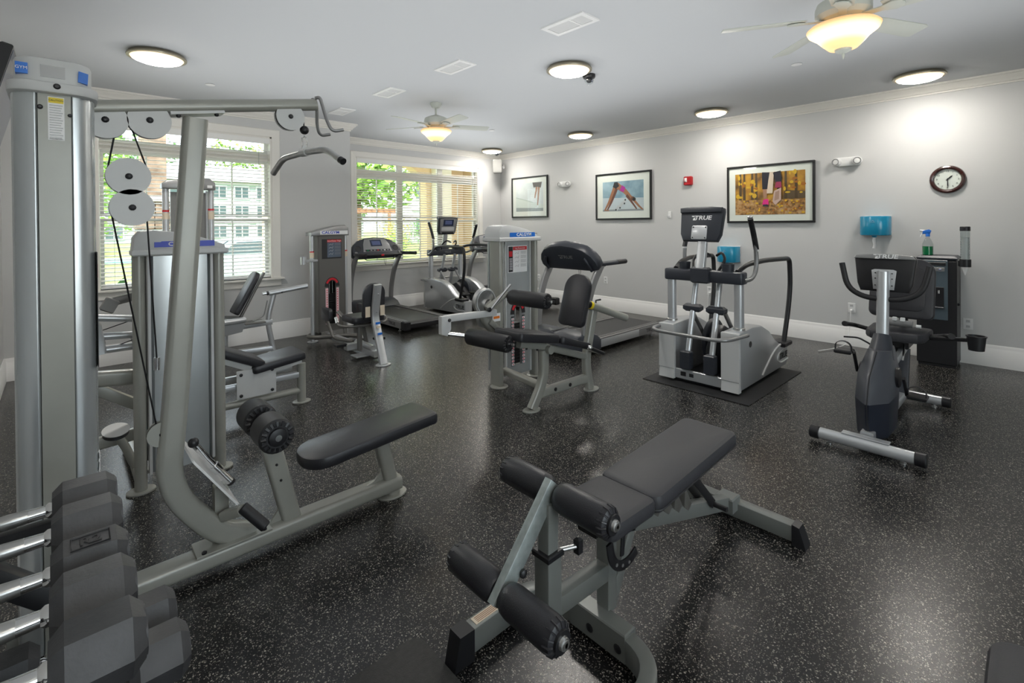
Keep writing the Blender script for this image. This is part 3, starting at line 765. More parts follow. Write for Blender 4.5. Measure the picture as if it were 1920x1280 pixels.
bolt(t, (0.37, -0.03, 1.985), (0, 0, -1), .009); bolt(t, (0.51, -0.03, 2.01), (0, 0, -1), .009)
for yy in (-0.03, 0.03):
    obj('bar_hook', MB().tube([(0.945, yy * .6, 2.158), (0.965, yy, 2.165), (0.975, yy * 1.2, 2.12), (0.985, yy * 2.2, 2.04), (1.005, yy * 2.6, 1.99), (1.06, yy * 2.8, 2.005)], 0.0085, fil=0.03, seg=10), GREYM, t)
pulley(t, 0.134, 1.938, 0.072); pulley(t, 0.274, 1.955, 0.074); pulley(t, 0.827, 2.05, 0.066)
dp = obj('double_pulley_bracket', MB().box((0.209, 0, 1.66), (0.075, 0.034, 0.14), 0.004), PALE, t)
pulley(t, 0.204, 1.722, 0.073, th=.04); pulley(t, 0.214, 1.598, 0.073, th=.04)
def cab(pts, r=0.0034, tt=None): obj('cable', MB().tube(pts, r, seg=6), CABLE, tt or t)
cab([(0.165, 0, 1.90), (0.138, -.004, 1.74)])
cab([(0.212, 0, 1.93), (0.266, -.004, 1.75)])
cab([(0.150, -.004, 1.57), (0.284, -0.0, 0.70)]); cab([(0.262, -.004, 1.545), (0.283, -0.05, 0.985)])
cab([(0.83, 0, 2.115), (0.893, 0, 2.05), (0.897, 0, 1.99)])
obj('cable_terminal', MB().cyl((0.283, -0.05, 0.94), (0.283, -0.05, 0.99), 0.011), CHROME, t)
pulley(t, 0.30, 0.66, 0.05, th=.03, cover=FRAME)
# lat bar
st = obj('rubber_stop', MB().ball((0.897, 0, 1.995), .022), BLACK, t)
cl = obj('snap_hook', MB().tube([(0.897, 0, 1.965), (0.885, 0, 1.955), (0.886, 0, 1.915), (0.897, 0, 1.9), (0.908, 0, 1.915), (0.909, 0, 1.955)], 0.0045, closed=True, seg=8), CHROME, t)
lbx = obj('lat_bar', MB().tube([(0.840, 0.30, 1.800), (0.860, 0.20, 1.872), (0.897, 0, 1.885), (0.93, -0.19, 1.880), (0.955, -0.31, 1.815)], 0.0155, fil=0.04, seg=14), STEEL, t)
obj('bar_grip', MB().cyl((0.951, -0.295, 1.823), (0.957, -0.315, 1.812), 0.0165), BLACK, lbx)
obj('bar_collar', MB().cyl((0.893, 0.025, 1.885), (0.901, -0.025, 1.885), 0.021), PALE, lbx)
obj('bar_eye', MB().slab([(0.880, 1.888), (0.914, 1.888), (0.905, 1.92), (0.889, 1.92)], 0.010, 0, XZ(0, .010)), PALE, lbx)
# low row
bk = obj('low_pulley_bracket', MB().box((0.52, 0.03, 0.23), (0.055, 0.05, 0.26), 0.006), FRAME, t)
obj('crossbar', MB().tube([(0.52, -0.02, 0.235), (0.575, -0.10, 0.27)], prof=rrect(.04, .045, .008, 3), side=(0, 0, 1)), FRAME, bk)
obj('foot_board', MB().slab(rrect(0.30, 0.34, 0.02, 3), 0.008, 0, T(0.475, 0.06, 0.42) @ RY(56)), WHITEP, t)
hd = obj('row_handle', MB().tube([(0.415, -0.05, 0.590), (0.455, -0.05, 0.520), (0.54, -0.06, 0.395)], [0.012, 0.014, 0.017], seg=14), CHROME, t)
obj('handle_collar', MB().cyl((0.478, -0.052, 0.485), (0.50, -0.054, 0.455), 0.021), CHROME, hd)
obj('handle_ball', MB().ball((0.405, -0.05, 0.605), 0.021), BLACK, hd)
obj('handle_end', MB().cyl((0.538, -0.06, 0.398), (0.545, -0.06, 0.388), 0.0175), BLACK, hd)
pg = obj('foot_peg', MB().cyl((0.575, -0.10, 0.285), (0.655, -0.16, 0.19), 0.024, ch=.004), FOAM, t)

# ------------------------------------------------------------------ B  leg press (tower back towards the viewer)
t = thing('leg_press_machine', 'grey leg press whose silver tower back stands behind the lat upright', 'gym machine', (0.53, 3.5, 0))
for x in (-0.203, 0.197):
    cyl_post('tower_post', t, x, 0, 0.01, 1.37, 0.031, FRAME); foot_plate(t, x, 0, 0.07, 0.06)
obj('rear_panel', MB().slab([(-0.150, 0.02), (-0.135, -0.012), (0, -0.028), (0.135, -0.012), (0.150, 0.02), (0, 0.03)], 1.26, 0, T(0, 0, 0.09)), SHROUD, t)
for x in (-0.157, 0.157): obj('panel_edge', MB().box((x, 0.006, 0.72), (0.014, 0.06, 1.26)), PALE, t)
cp = obj('tower_cap', MB().box((0, 0.0, 1.372), (0.475, 0.16, 0.035), 0.008), PALE, t)
obj('cap_hood', MB().slab([(-0.235, 1.385), (-0.228, 1.46), (-0.20, 1.495), (-0.14, 1.503), (-0.04, 1.49), (0.10, 1.455), (0.22, 1.41), (0.228, 1.385)], 0.13, 0.01, XZ(0, 0.13)), PALE, cp)
bd = obj('blue_badge', MB().slab([(-0.135, 1.402), (0.165, 1.402), (0.165, 1.436), (-0.10, 1.436), (-0.105, 1.432), (-0.135, 1.432)], 0.003, 0, XZ(-0.0665, 0.003)), NAVY, cp)
text('badge_lettering', 'CALGYM', 0.032, WHITE, bd, FACE(0.01, -0.0690, 1.419, 0), bold=.0006, sx=1.25)
cab([(-0.165, 0.05, 1.38), (-0.165, 0.05, 0.15)], .003, t); cab([(-0.152, 0.06, 1.38), (-0.152, 0.06, 0.15)], .003, t)
obj('lower_frame', MB().tube([(-0.20, 0.04, 0.07), (-0.20, 0.80, 0.07)], prof=rrect(.06, .06, .012, 3), side=(1, 0, 0)), FRAME, t)
obj('lower_frame', MB().tube([(0.20, 0.04, 0.07), (0.20, 0.80, 0.07)], prof=rrect(.06, .06, .012, 3), side=(1, 0, 0)), FRAME, t)
obj('side_beam', MB().tube([(-0.70, 0.20, 0.66), (-0.50, 0.20, 0.655), (-0.17, 0.18, 0.62)], prof=rrect(.06, .09, .02, 4), side=(0, 1, 0), fil=.1), FRAME, t)
obj('beam_plate', MB().box((-0.165, 0.17, 0.72), (0.02, 0.07, 0.42), .003), PALE, t)
bolt(t, (-0.165, 0.132, .88), (0, -1, 0)); bolt(t, (-0.165, 0.132, .58), (0, -1, 0))
obj('diagonal_brace', MB().bar((-0.42, 0.25, 0.60), (-0.15, 0.25, 0.40), .05, .06), FRAME, t)
for dy, z0, z1 in ((0.20, 1.0, 0.955), (0.24, 0.88, 0.86), (0.22, 0.80, 0.80)):
    obj('press_arm', MB().tube([(-0.62, dy, z0 - .03), (-0.40, dy, z0), (-0.12, dy, z1)], 0.021, fil=.05, seg=12), SILVER, t)
hb = obj('arm_hub', MB().tube([(-0.46, 0.16, 1.02), (-0.40, 0.2, 0.94), (-0.38, 0.2, 0.78)], prof=rrect(.03, .09, .012, 3), side=(0, 1, 0)), SILVER, t)
bolt(hb, (-0.42, 0.15, .945), (0, -1, 0), .02)
obj('dark_handle', MB().bar((-0.32, 0.34, 1.06), (-0.05, 0.34, 1.12), .04, .05), DARKF, t)
obj('handle_block', MB().box((-0.315, 0.30, 1.05), (.07, .05, .08), .006, T(-.315, .3, 1.05) @ RY(28) @ T(.315, -.3, -1.05)), DARKF, t)
pulley(t, -0.40, 0.84, 0.06, 0.24, cover=DARKF); pulley(t, -0.135, 0.925, 0.055, 0.21)
cab([(-0.40, 0.24, 0.90), (-0.13, 0.21, 0.985)], .003, t); cab([(-0.40, 0.24, 0.78), (-0.13, 0.21, 0.865)], .003, t)
lpul = obj('low_pulley', MB().lathe([(0.008, -.012), (.062, -.012), (.056, 0), (.062, .012), (.008, .012)], 28, T(-0.30, 0.2, 0.31) @ RX(18)), BLACK, t)
obj('pulley_cover', MB().lathe([(0.004, .013), (.066, .013), (.066, .017), (.004, .017)], 28, T(-0.30, 0.2, 0.31) @ RX(18)), PALE, lpul)
obj('low_beam', MB().tube([(-0.62, 0.22, 0.25), (-0.18, 0.22, 0.27)], prof=rrect(.05, .07, .012, 3), side=(0, 1, 0)), FRAME, t)
obj('curved_strut', MB().tube([(-0.285, 0.17, 0.28), (-0.25, 0.17, 0.20), (-0.22, 0.15, 0.10), (-0.16, 0.10, 0.06)], 0.022, fil=.05), FRAME, t)
# seat side
foot_plate(t, 0.985, 0.82, 0.075, 0.06)
obj('end_post', MB().cyl((0.985, 0.82, 0.01), (0.985, 0.82, 0.335), 0.035, seg=18), FRAME, t)
obj('floor_rail', MB().cyl((0.20, 0.80, 0.115), (0.975, 0.82, 0.105), 0.028, seg=16), FRAME, t)
obj('carriage_rail', MB().bar((0.20, 0.82, 0.245), (0.97, 0.82, 0.245), .045, .05, rad=.008), SILVER, t)
obj('carriage_rail', MB().bar((0.20, 1.02, 0.255), (0.97, 1.02, 0.255), .045, .05, rad=.008), SILVER, t)
cpz = obj('carriage_plate', MB().box((0.62, 0.775, 0.265), (0.29, 0.010, 0.225), 0.002), PALE, t)
for x in (.505, .735):
    for z in (.18, .345): bolt(cpz, (x, 0.768, z), (0, -1, 0), .013)
Ms = T(0.80, 0.91, 0.355) @ RY(-7)
obj('seat_pad', MB().slab(rrect(0.42, 0.34, 0.03, 5), 0.065, 0.018, Ms), VINYL, t)
obj('seat_bracket', MB().slab([(.58, .32), (.98, .37), (.98, .345), (.70, .30)], .02, 0, XZ(.80, .02)), PALE, t)
Mb = T(0.43, 0.91, 0.475) @ RY(26)
obj('back_pad', MB().slab(rrect(0.52, 0.32, 0.035, 5), 0.065, 0.018, Mb), VINYL, t)
obj('back_bracket', MB().bar((0.15, 0.80, 0.60), (0.64, 0.80, 0.345), .02, .05, rad=.004), PALE, t)
bolt(t, (0.60, 0.785, 0.375), (0, -1, 0), .013)
obj('foot_panel', MB().slab(rrect(0.42, 0.50, 0.03, 4), 0.02, 0.004, T(-0.10, 0.90, 0.50) @ RY(75)), DARKF, t)

# ------------------------------------------------------------------ C  shoulder press at the window
t = thing('shoulder_press_machine', 'dark grey seated press machine in front of the far window', 'gym machine', (1.05, 6.3, 0))
for x in (-0.21, 0.215):
    cyl_post('tower_post', t, x, 0.1, 0.01, 1.93, 0.031, SILVER); foot_plate(t, x, 0.1, .07, .06, m=SILVER)
    obj('red_band', MB().cyl((x, .1, 1.70 - (x < 0) * .02), (x, .1, 1.72 - (x < 0) * .02), 0.0325, seg=18), RED, t)
    obj('paper_tag', MB().cyl((x, .1, 1.60), (x, .1, 1.69 - (x < 0) * .02), 0.0322, seg=18), CREAM, t)
obj('tower_panel', MB().box((0, 0.13, 1.0), (0.33, 0.04, 1.8)), DARKF, t)
obj('panel_edge', MB().box((0.17, 0.12, 1.0), (0.02, 0.07, 1.84)), GREYM, t)
obj('weight_stack', MB().box((-0.06, 0.06, .55), (0.20, 0.09, .7)), PLATEM, t)
cp = obj('tower_cap', MB().slab([(-0.25, 1.93), (-0.25, 1.985), (-0.20, 2.02), (0.0, 2.05), (0.19, 2.06), (0.245, 2.01), (0.25, 1.93)], .16, .012, XZ(.1, .16)), GREYM, t)
obj('white_badge', MB().box((0.19, 0.018, 1.965), (0.05, .004, .03)), WHITE, cp)
foot_plate(t, 0.82, -0.06, .07, .055, m=SILVER)
obj('rear_post', MB().tube([(0.82, -.06, 0.01), (0.75, -.06, 0.40), (0.835, -.06, 0.74)], 0.030, fil=.12, seg=16), SILVER, t)
obj('handle_tube', MB().cyl((0.77, -.07, 0.715), (1.20, -.14, 0.775), 0.029, seg=18, ch=.004), SILVER, t)
bolt(t, (0.90, -.125, .72), (0, -1, 0), .008)
ad = obj('adjuster', MB().cyl((0.70, -.06, 0.715), (0.78, -.07, 0.722), 0.017), CHROME, t); obj('adjuster_collar', MB().cyl((0.745, -.066, .718), (.765, -.068, .72), .024), BLACK, ad)
Mb = T(0.545, -.06, 0.735) @ RY(-62)
obj('back_pad', MB().slab(rrect(0.52, 0.24, [0.09, 0.03, 0.03, 0.09], 6), 0.06, 0.016, Mb @ T(0, 0, 0)), VINYL, t)
obj('back_bar', MB().bar((0.44, -.06, 0.42), (0.72, -.06, 0.97), .05, .025, rad=.004), DARKF, t)
obj('release_lever', MB().tube([(0.74, -.11, .64), (0.70, -.11, .46), (0.58, -.11, .42)], .008, fil=.04, seg=8), GREYM, t)
obj('seat_pad', MB().slab(rrect(0.36, 0.30, .03, 5), .06, .016, T(0.30, -.06, 0.43) @ RY(6)), VINYL, t)
obj('seat_rail', MB().bar((0.24, -.06, 0.36), (0.80, -.06, 0.375), .06, .065, rad=.008), SILVER, t)
obj('side_arm', MB().cyl((0.10, -.35, 0.475), (0.46, -.28, 0.475), 0.031, ch=.004), SILVER, t)
obj('mount_plate', MB().slab([(0.10, .30), (.43, .34), (.46, .44), (.10, .45)], .02, 0, XZ(-.26, .02)), GREYM, t)
obj('floor_frame', MB().bar((0.0, 0.05, .06), (.82, -.06, .06), .06, .06, rad=.01), SILVER, t)
obj('foot_board', MB().box((0.60, -.06, .395), (.22, .20, .015), .003), DARKF, t)
obj('seat_post', MB().bar((0.30, -.06, .06), (0.30, -.06, .36), .05, .06), SILVER, t)

# ------------------------------------------------------------------ weight tower front used by D and E
def stack_front(t, x, y, w_, z0, z1, title, panel, dark):
    """front panel facing -y at (x, y)"""
    m = MB(); hw = w_ / 2
    # panel with an arched slot: build around the slot
    sl, st, sb = 0.052, z0 + 0.62, z0 + 0.09
    p = obj('front_panel', MB().box((x - (hw + sl) / 2, y, (z0 + st + .05) / 2), (hw - sl, .03, st + .05 - z0))
            .box((x + (hw + sl) / 2, y, (z0 + st + .05) / 2), (hw - sl, .03, st + .05 - z0))
            .box((x, y, (z0 + sb) / 2), (2 * sl, .03, sb - z0)).box((x, y, (st + .05 + z1) / 2), (w_, .03, z1 - st - .05)), panel, t)
    arc = [(x - .10 * math.cos(PI * k / 14), st - .03 + .125 * math.sin(PI * k / 14)) for k in range(15)]
    arc_in = [(x - sl * math.cos(PI * k / 14), st - .03 + .075 * math.sin(PI * k / 14)) for k in range(15)]
    yy = y - .0175
    mb = MB()
    for k in range(14):
        q = [arc[k], arc[k + 1], arc_in[k + 1], arc_in[k]]
        mb.add([Vector((a, yy + d, b)) for d in (0, .003) for a, b in q], [[0, 1, 2, 3], [7, 6, 5, 4], [0, 4, 5, 1], [2, 6, 7, 3], [1, 5, 6, 2], [0, 3, 7, 4]])
    ah = obj('arch_label', mb, INK, p)
    mb = MB()
    for k in range(2, 12):
        def mid(i, f): return (arc[i][0] * (1 - f) + arc_in[i][0] * f, arc[i][1] * (1 - f) + arc_in[i][1] * f)
        q = [mid(k, .2), mid(k + 1, .2), mid(k + 1, .75), mid(k, .75)]
        mb.add([Vector((a, yy - .0015, b)) for a, b in q], [[0, 1, 2, 3]])
    obj('red_arc', mb, RED, ah)
    for s in (-1, 1):
        strip = obj('number_strip', MB().box((x + s * (sl + .020), yy, (sb + st - .05) / 2), (.036, .002, st - .05 - sb)), INK if not dark else PINK, p)
        n = 15; dz = (st - .06 - sb) / n
        for k in range(n):
            q = obj('weight_number', MB().box((x + s * (sl + .020), yy - .0015, sb + dz * (k + .5)), (.032, .0015, dz * .72)), PINK if (k % 2 or dark) else WHITE, strip)
            obj('numeral', MB().box((x + s * (sl + .018), yy - .0026, sb + dz * (k + .5)), (.013, .0008, dz * .32)), RED, q)
    for k in range(13):
        obj('weight_plate', MB().box((x, y + .085, sb + .012 + .031 * k), (.15, .10, .028), .003), PLATEM, t)
    for s in (-1, 1): obj('guide_rod', MB().cyl((x + s * .045, y + .085, z0 + .1), (x + s * .045, y + .085, z1), .009, seg=10), CHROME, t)
    obj('selector_stem', MB().cyl((x, y + .085, sb + .3), (x, y + .085, st), .012, seg=10), CHROME, t)
    # instruction placard
    ph, pw = .26, w_ * .78
    zc = z1 - .05 - ph / 2
    pc = obj('placard', MB().box((x, yy, zc), (pw, .002, ph), 0), WHITE if not dark else INK, p)
    if not dark:
        obj('placard_side', MB().box((x - pw * .36, yy - .0015, zc), (pw * .22, .001, ph * .94)), INK, pc)
        obj('placard_text', MB().box((x - pw * .36, yy - .0025, zc + ph * .2), (pw * .16, .001, ph * .2)), RED, pc)
        for k in range(9): obj('print_line', MB().box((x - pw * .36, yy - .0025, zc + ph * (.02 - .05 * k)), (pw * .15, .001, ph * .02)), WHITE, pc)
    else:
        obj('placard_side', MB().box((x + pw * .12, yy - .0015, zc - ph * .03), (pw * .70, .001, ph * .8)), mat('slate_print', (.10, .13, .18), .4), pc)
    obj('placard_title', MB().box((x + pw * .12, yy - .003, zc + ph * .40), (pw * .72, .001, ph * .13)), RED, pc)
    text('title_lettering', title, ph * .095, WHITE, pc, FACE(x + pw * .12, yy - .0045, zc + ph * .40, 0), ext=.0003)
    for k in range(4):
        z = zc + ph * (.24 - .16 * k)
        g = GREYM if not dark else WHITE
        obj('diagram', MB().tube([(x - pw * .15, yy - .003, z - .012), (x - pw * .05, yy - .003, z), (x + pw * .02, yy - .003, z - .014), (x + pw * .06, yy - .003, z + .012)], .0014, seg=4), g, pc)
        for j in range(4): obj('print_line', MB().box((x + pw * .30, yy - .003, z + .012 - .008 * j), (pw * .30, .001, .0022)), GREYM, pc)
    return p

# ------------------------------------------------------------------ D  inner/outer thigh machine
t = thing('hip_adductor_machine', 'grey inner and outer thigh machine with cup holder by the window corner', 'gym machine', (2.63, 6.4, 0))
for x in (-0.225, 0.225):
    cyl_post('tower_post', t, x, 0.03, 0.01, 1.40, 0.026, SILVER); foot_plate(t, x, .03, .07, .06, m=SILVER)
    obj('paper_tag', MB().cyl((x, .03, 1.10), (x, .03, 1.17), .0275, seg=18), CREAM, t); obj('red_band', MB().cyl((x, .03, 1.17), (x, .03, 1.185), .0278, seg=18), RED, t)
stack_front(t, 0.02, 0.0, 0.34, 0.12, 1.39, 'Inner/Outer Thigh', DARKF, True)
obj('rear_panel', MB().box((0.02, .20, .75), (.36, .02, 1.28)), DARKF, t)
for s in (-1, 1): obj('side_strip', MB().box((0.02 + s * .178, .09, .75), (.014, .2, 1.28)), DARKF, t)
cp = obj('tower_cap', MB().slab([(-.255, 1.385), (-.255, 1.43), (-.10, 1.475), (.06, 1.51), (.20, 1.525), (.25, 1.49), (.255, 1.385)], .20, .012, XZ(.07, .20)), GREYM, t)
bd = obj('white_badge', MB().slab([(-.14, 1.402), (.235, 1.402), (.235, 1.452), (-.14, 1.446)], .004, 0, XZ(-.031, .004)), WHITE, cp)
text('badge_lettering', 'CALGYM', 0.046, NAVY, bd, FACE(.0, -.0345, 1.426, 0), bold=.001, sx=1.3)
ch = obj('cup_holder', MB().lathe([(.03, -.05), (.034, -.05), (.036, .05), (.033, .05), (.03, -.046)], 20, T(-.345, 0, 1.07)), SILVER, t)
obj('holder_arm', MB().box((-.245, -.01, 1.065), (.15, .03, .03), .004), SILVER, ch)
obj('curved_base', MB().tube([(-.10, .10, .085), (-.24, .08, .085), (-.30, .0, .085), (-.26, -.10, .085), (.10, -.25, .085), (.22, -.42, .085)], .027, fil=.09, seg=14), DARKF, t)
obj('base_beam', MB().bar((-.03, -.02, .07), (-.03, -1.35, .07), .07, .07, (1, 0, 0)), SILVER, t)
foot_plate(t, -0.07, -1.57, .085, .07, m=SILVER)
bm_ = obj('back_beam', MB().tube([(-.07, -1.58, .01), (-.07, -1.38, .50), (-.07, -1.46, .865)], prof=rrect(.085, .045, .008, 3), side=(1, 0, 0), fil=.08), SILVER, t)
for z, c in ((.44, BLUE), (.40, CREAM), (.33, BLUE)): obj('sticker', MB().box((-.07, -1.432 - (.5 - z) * .41, z), (.05, .012, .022), 0), c, bm_)
bolt(bm_, (-.07, -1.427, .56), (0, -1, 0), .008, m=CHROME); bolt(bm_, (-.07, -1.472, .76), (0, -1, 0), .008, m=CHROME)
bp_ = obj('back_pad', MB().slab(rrect(.26, .40, [.12, .12, .05, .05], 6), .055, .015, T(-.07, -1.33, .68) @ RX(96)), VINYL, t)
for s in (-1, 1): obj('instruction_label', MB().box((-.07 + s * .088, -1.3955, .565), (.055, .002, .115), 0), CREAM, bp_)
obj('seat_pad', MB().slab(rrect(.40, .34, .05, 5), .07, .018, T(-.07, -1.10, .42)), VINYL, t)
obj('seat_post', MB().bar((-.14, -1.15, .10), (-.14, -1.15, .41), .045, .05), DARKF, t); obj('seat_post', MB().bar((.0, -1.05, .10), (-.06, -1.05, .41), .03, .04), DARKF, t)
for s in (-1, 1):
    hb = obj('handle_bar', MB().tube([(-.07, -1.24, .39), (-.07 + s * .22, -1.22, .395), (-.07 + s * .30, -1.10, .40), (-.07 + s * .27, -.98, .47)], .016, fil=.05, seg=12), DARKF, t)
    obj('hand_grip', MB().cyl((-.07 + s * .292, -1.07, .42), (-.07 + s * .272, -.985, .468), .02), CHROME, hb)
    lg = obj('leg_arm', MB().tube([(-.05 + s * .06, -.92, .15), (-.05 + s * .17, -.62, .16), (-.05 + s * .20, -.50, .36)], .02, fil=.06), DARKF, t)
    obj('thigh_pad', MB().slab(rrect(.24, .15, .04, 4), .05, .012, T(-.05 + s * .20, -.56, .45) @ RZ(90) @ RX(90 * s)), VINYL, lg)
    obj('foot_rest', MB().box((-.05 + s * .24, -.98, .15), (.12, .09, .03), .005), BLACK, lg)
obj('pivot_sleeve', MB().cyl((-.03, -.86, .13), (-.05, -1.30, .13), .034), SILVER, t)
obj('pivot_block', MB().box((-.16, -1.0, .12), (.16, .09, .07), .006), SILVER, t)
obj('drive_arm', MB().tube([(.06, -.10, .38), (.10, -.20, .30), (.10, -.24, .10)], prof=rrect(.03, .05, .01, 2), side=(0, 1, 0), fil=.05), DARKF, t)
obj('cross_plate', MB().box((-.05, -1.12, .03), (.30, .16, .012), .002), SILVER, t)

# ------------------------------------------------------------------ E  leg extension
t = thing('leg_extension_machine', 'grey leg extension with black rollers in the middle of the room', 'gym machine', (3.22, 3.42, 0))
obj('tower_post', MB().slab(rrect(.052, .15, .024, 5), 1.38, 0, T(-.225, .03, .01)), FRAME, t); foot_plate(t, -.225, 0, .085, .085)
obj('tower_post', MB().slab(rrect(.05, .10, .022, 5), 1.42, 0, T(.258, .02, .01)), FRAME, t); foot_plate(t, .258, .02, .075, .075)
stack_front(t, .055, .05, .33, .055, 1.36, 'Leg Extension', SHROUD, False)
obj('rear_panel', MB().box((.05, .26, .72), (.36, .02, 1.28)), SHROUD, t)
for s in (-1, 1): obj('side_strip', MB().box((.055 + s * .165, .032, .71), (.014, .02, 1.30), .003), PALE, t)
cp = obj('tower_cap', MB().box((.015, .06, 1.375), (.55, .25, .04), .008), PALE, t)
obj('cap_hood', MB().slab([(-.25, 1.39), (-.25, 1.455), (-.215, 1.50), (-.15, 1.512), (-.03, 1.498), (.12, 1.465), (.25, 1.415), (.26, 1.39)], .22, .012, XZ(.06, .22)), PALE, cp)
bd = obj('blue_badge', MB().slab(rrect(.335, .042, .008, 3, .045, 1.418), .004, 0, XZ(-.052, .004)), BLUE, cp)
text('badge_lettering', 'CALGYM', .04, WHITE, bd, FACE(.06, -.0555, 1.418, 0), bold=.0008, sx=1.25)
ym = -.62       # seat centre line
yb = -.62
foot_plate(t, -.42, yb, .085, .06); foot_plate(t, .335, yb - .02, .085, .06)
obj('front_leg', MB().tube([(-.42, yb, .01), (-.275, yb, .22), (-.27, yb, .47)], prof=rrect(.06, .085, .02, 4), side=(0, 1, 0), fil=.12), FRAME, t)
obj('rear_leg', MB().tube([(.335, yb, .01), (.275, yb, .27), (.40, yb, .72)], prof=rrect(.06, .085, .02, 4), side=(0, 1, 0), fil=.12), FRAME, t)
obj('floor_brace', MB().tube([(-.34, yb, .12), (.31, yb, .11)], prof=rrect(.055, .08, .018, 4), side=(0, 1, 0)), FRAME, t)
bolt(t, (-.16, yb - .03, .12), (0, -1, 0), .016); bolt(t, (.03, yb - .03, .115), (0, -1, 0), .016)
obj('cross_tube', MB().tube([(-.22, yb, .13), (-.14, .02, .13)], prof=rrect(.06, .07, .018, 4), side=(0, 0, 1)), FRAME, t)
obj('seat_rail', MB().tube([(-.56, yb, .565), (-.28, yb, .50), (.31, yb, .30)], prof=rrect(.055, .06, .018, 4), side=(0, 1, 0), fil=.05), FRAME, t)
obj('rail_end', MB().cyl((-.25, yb - .07, .475), (-.25, yb + .05, .475), .036, seg=18, ch=.003), FRAME, t)
obj('front_seat_pad', MB().slab(rrect(.46, .32, .03, 5), .07, .016, T(-.47, yb, .585) @ RY(11)), VINYL, t)
obj('rear_seat_pad', MB().slab(rrect(.40, .32, .03, 5), .06, .016, T(-.03, yb, .475) @ RY(18)), VINYL, t)
for x, z in ((-.5, .545), (-.38, .515), (-.02, .385), (.10, .345)): bolt(t, (x, yb - .03, z - .02), (0, 0, -1), .009)
Mb = T(.175, yb, .83) @ RY(-72)
obj('back_pad', MB().slab(rrect(.47, .28, [.13, .05, .05, .13], 7), .06, .016, Mb), VINYL, t)
obj('back_tube', MB().cyl((.24, yb, .775), (.42, yb, .715), .022, seg=14), CHROME, t)
hx = obj('rear_handle', MB().cyl((.32, yb - .04, .775), (.74, yb - .13, .615), .034, seg=18, ch=.006), FRAME, t)
obj('yellow_collar', MB().cyl((.300, yb - .035, .782), (.325, yb - .04, .773), .036), YELLOW, hx); obj('black_collar', MB().cyl((.262, yb - .028, .797), (.30, yb - .035, .782), .034), BLACK, hx)
obj('pull_pin', MB().tube([(.37, yb - .05, .775), (.375, yb - .05, .815), (.42, yb - .07, .82)], .008), BLACK, t)
sh = obj('side_grip', MB().cyl((.08, yb - .21, .46), (.28, yb - .20, .375), .016), BLACK, t); obj('grip_end', MB().ball((.075, yb - .21, .463), .022), CHROME, sh)
obj('grip_bracket', MB().cyl((.28, yb - .2, .375), (.30, yb, .37), .014), FRAME, sh)
# movement arm
px_, pz_ = -.60, .80
obj('pivot_post', MB().tube([(-.20, -.10, .45), (-.42, -.14, .58), (-.52, -.16, .66), (-.565, -.17, .80)], prof=rrect(.06, .06, .018, 3), side=(0, 1, 0), fil=.1), FRAME, t)
obj('pivot_brace', MB().bar((-.50, -.2, .68), (-.26, -.2, .47), .025, .05), FRAME, t)
cm = obj('cam_disc', MB().cyl((-.56, -.22, .86), (-.56, -.17, .86), .115, seg=36, ch=.006), STEEL, t)
obj('cam_hub', MB().cyl((-.55, -.24, .84), (-.55, -.15, .84), .04), CHROME, cm)
obj('cam_rim', MB().tube([(-.56 + .10 * math.cos(2 * PI * k / 24), -.226, .86 + .10 * math.sin(2 * PI * k / 24)) for k in range(24)], .006, closed=True, seg=6), SILVER, cm)
obj('lower_disc', MB().cyl((-.47, -.14, .70), (-.47, -.09, .70), .10, seg=30, ch=.006), STEEL, t)
wt_ = obj('warning_label', MB().box((-.41, -.182, .70), (.09, .002, .07)), WHITE, t); obj('orange_print', MB().box((-.41, -.184, .70), (.07, .001, .022)), mat('orange_print', (.85, .22, .02), .5), wt_)
obj('start_lever', MB().cyl((-.56, -.28, .80), (-.33, -.28, .99), .010, seg=10), CHROME, t)
ua = obj('thigh_arm', MB().tube([(-.575, -.25, .80), (-.36, -.27, .92)], .028, seg=14), FRAME, t)
bolt(ua, (-.575, -.285, .80), (0, -1, 0), .02)
roller(t, (-.325, -.505, .885), (.10, -1, 0), .40, .066)
obj('roller_axle', MB().cyl((-.35, -.26, .885), (-.30, -.74, .885), .012), CHROME, t)
la = obj('lower_arm', MB().bar((-.46, -.22, .755), (-.99, -.23, .775), .05, .055, rad=.008), PALE, t)
obj('arm_plate', MB().slab([(-1.045, .80), (-.955, .80), (-.955, .69), (-.99, .64), (-1.045, .66)], .05, .006, XZ(-.24, .05)), PALE, la)
bolt(la, (-.975, -.268, .765), (0, -1, 0), .014)
obj('arm_rod', MB().cyl((-1.0, -.24, .66), (-.86, -.30, .63), .018), CHROME, la)
roller(t, (-.775, -.505, .615), (.12, -1, 0), .42, .066)
obj('roller_axle', MB().cyl((-.80, -.29, .615), (-.745, -.75, .615), .012), CHROME, t)
# ================================================================== CARDIO
def logo(t, s, M, m=None, name='logo_lettering'):
    text(name, 'TRUE', s, m or WHITE, t, M, bold=s * .02, shear=.12, sx=1.25)
    a = s * .40; x0 = -s * 2.0
    pts = [(x0, a), (x0 + s * .55, a), (x0 + s * .42, a * .25), (x0 + s * .30, a * .55), (x0 + s * .08, a * .5)]
    pts2 = [(x0 + s * .30, -a * .15), (x0 + s * .75, a * .35), (x0 + s * .62, -a * .35), (x0 + s * .85, -a), (x0 + s * .25, -a)]
    mb = MB()
    for p in (pts, pts2): mb.add([M @ Vector((x, y, .0006)) for x, y in p], [[0, 1, 2, 3, 4]])
    obj('logo_mark', mb, m or WHITE, t)

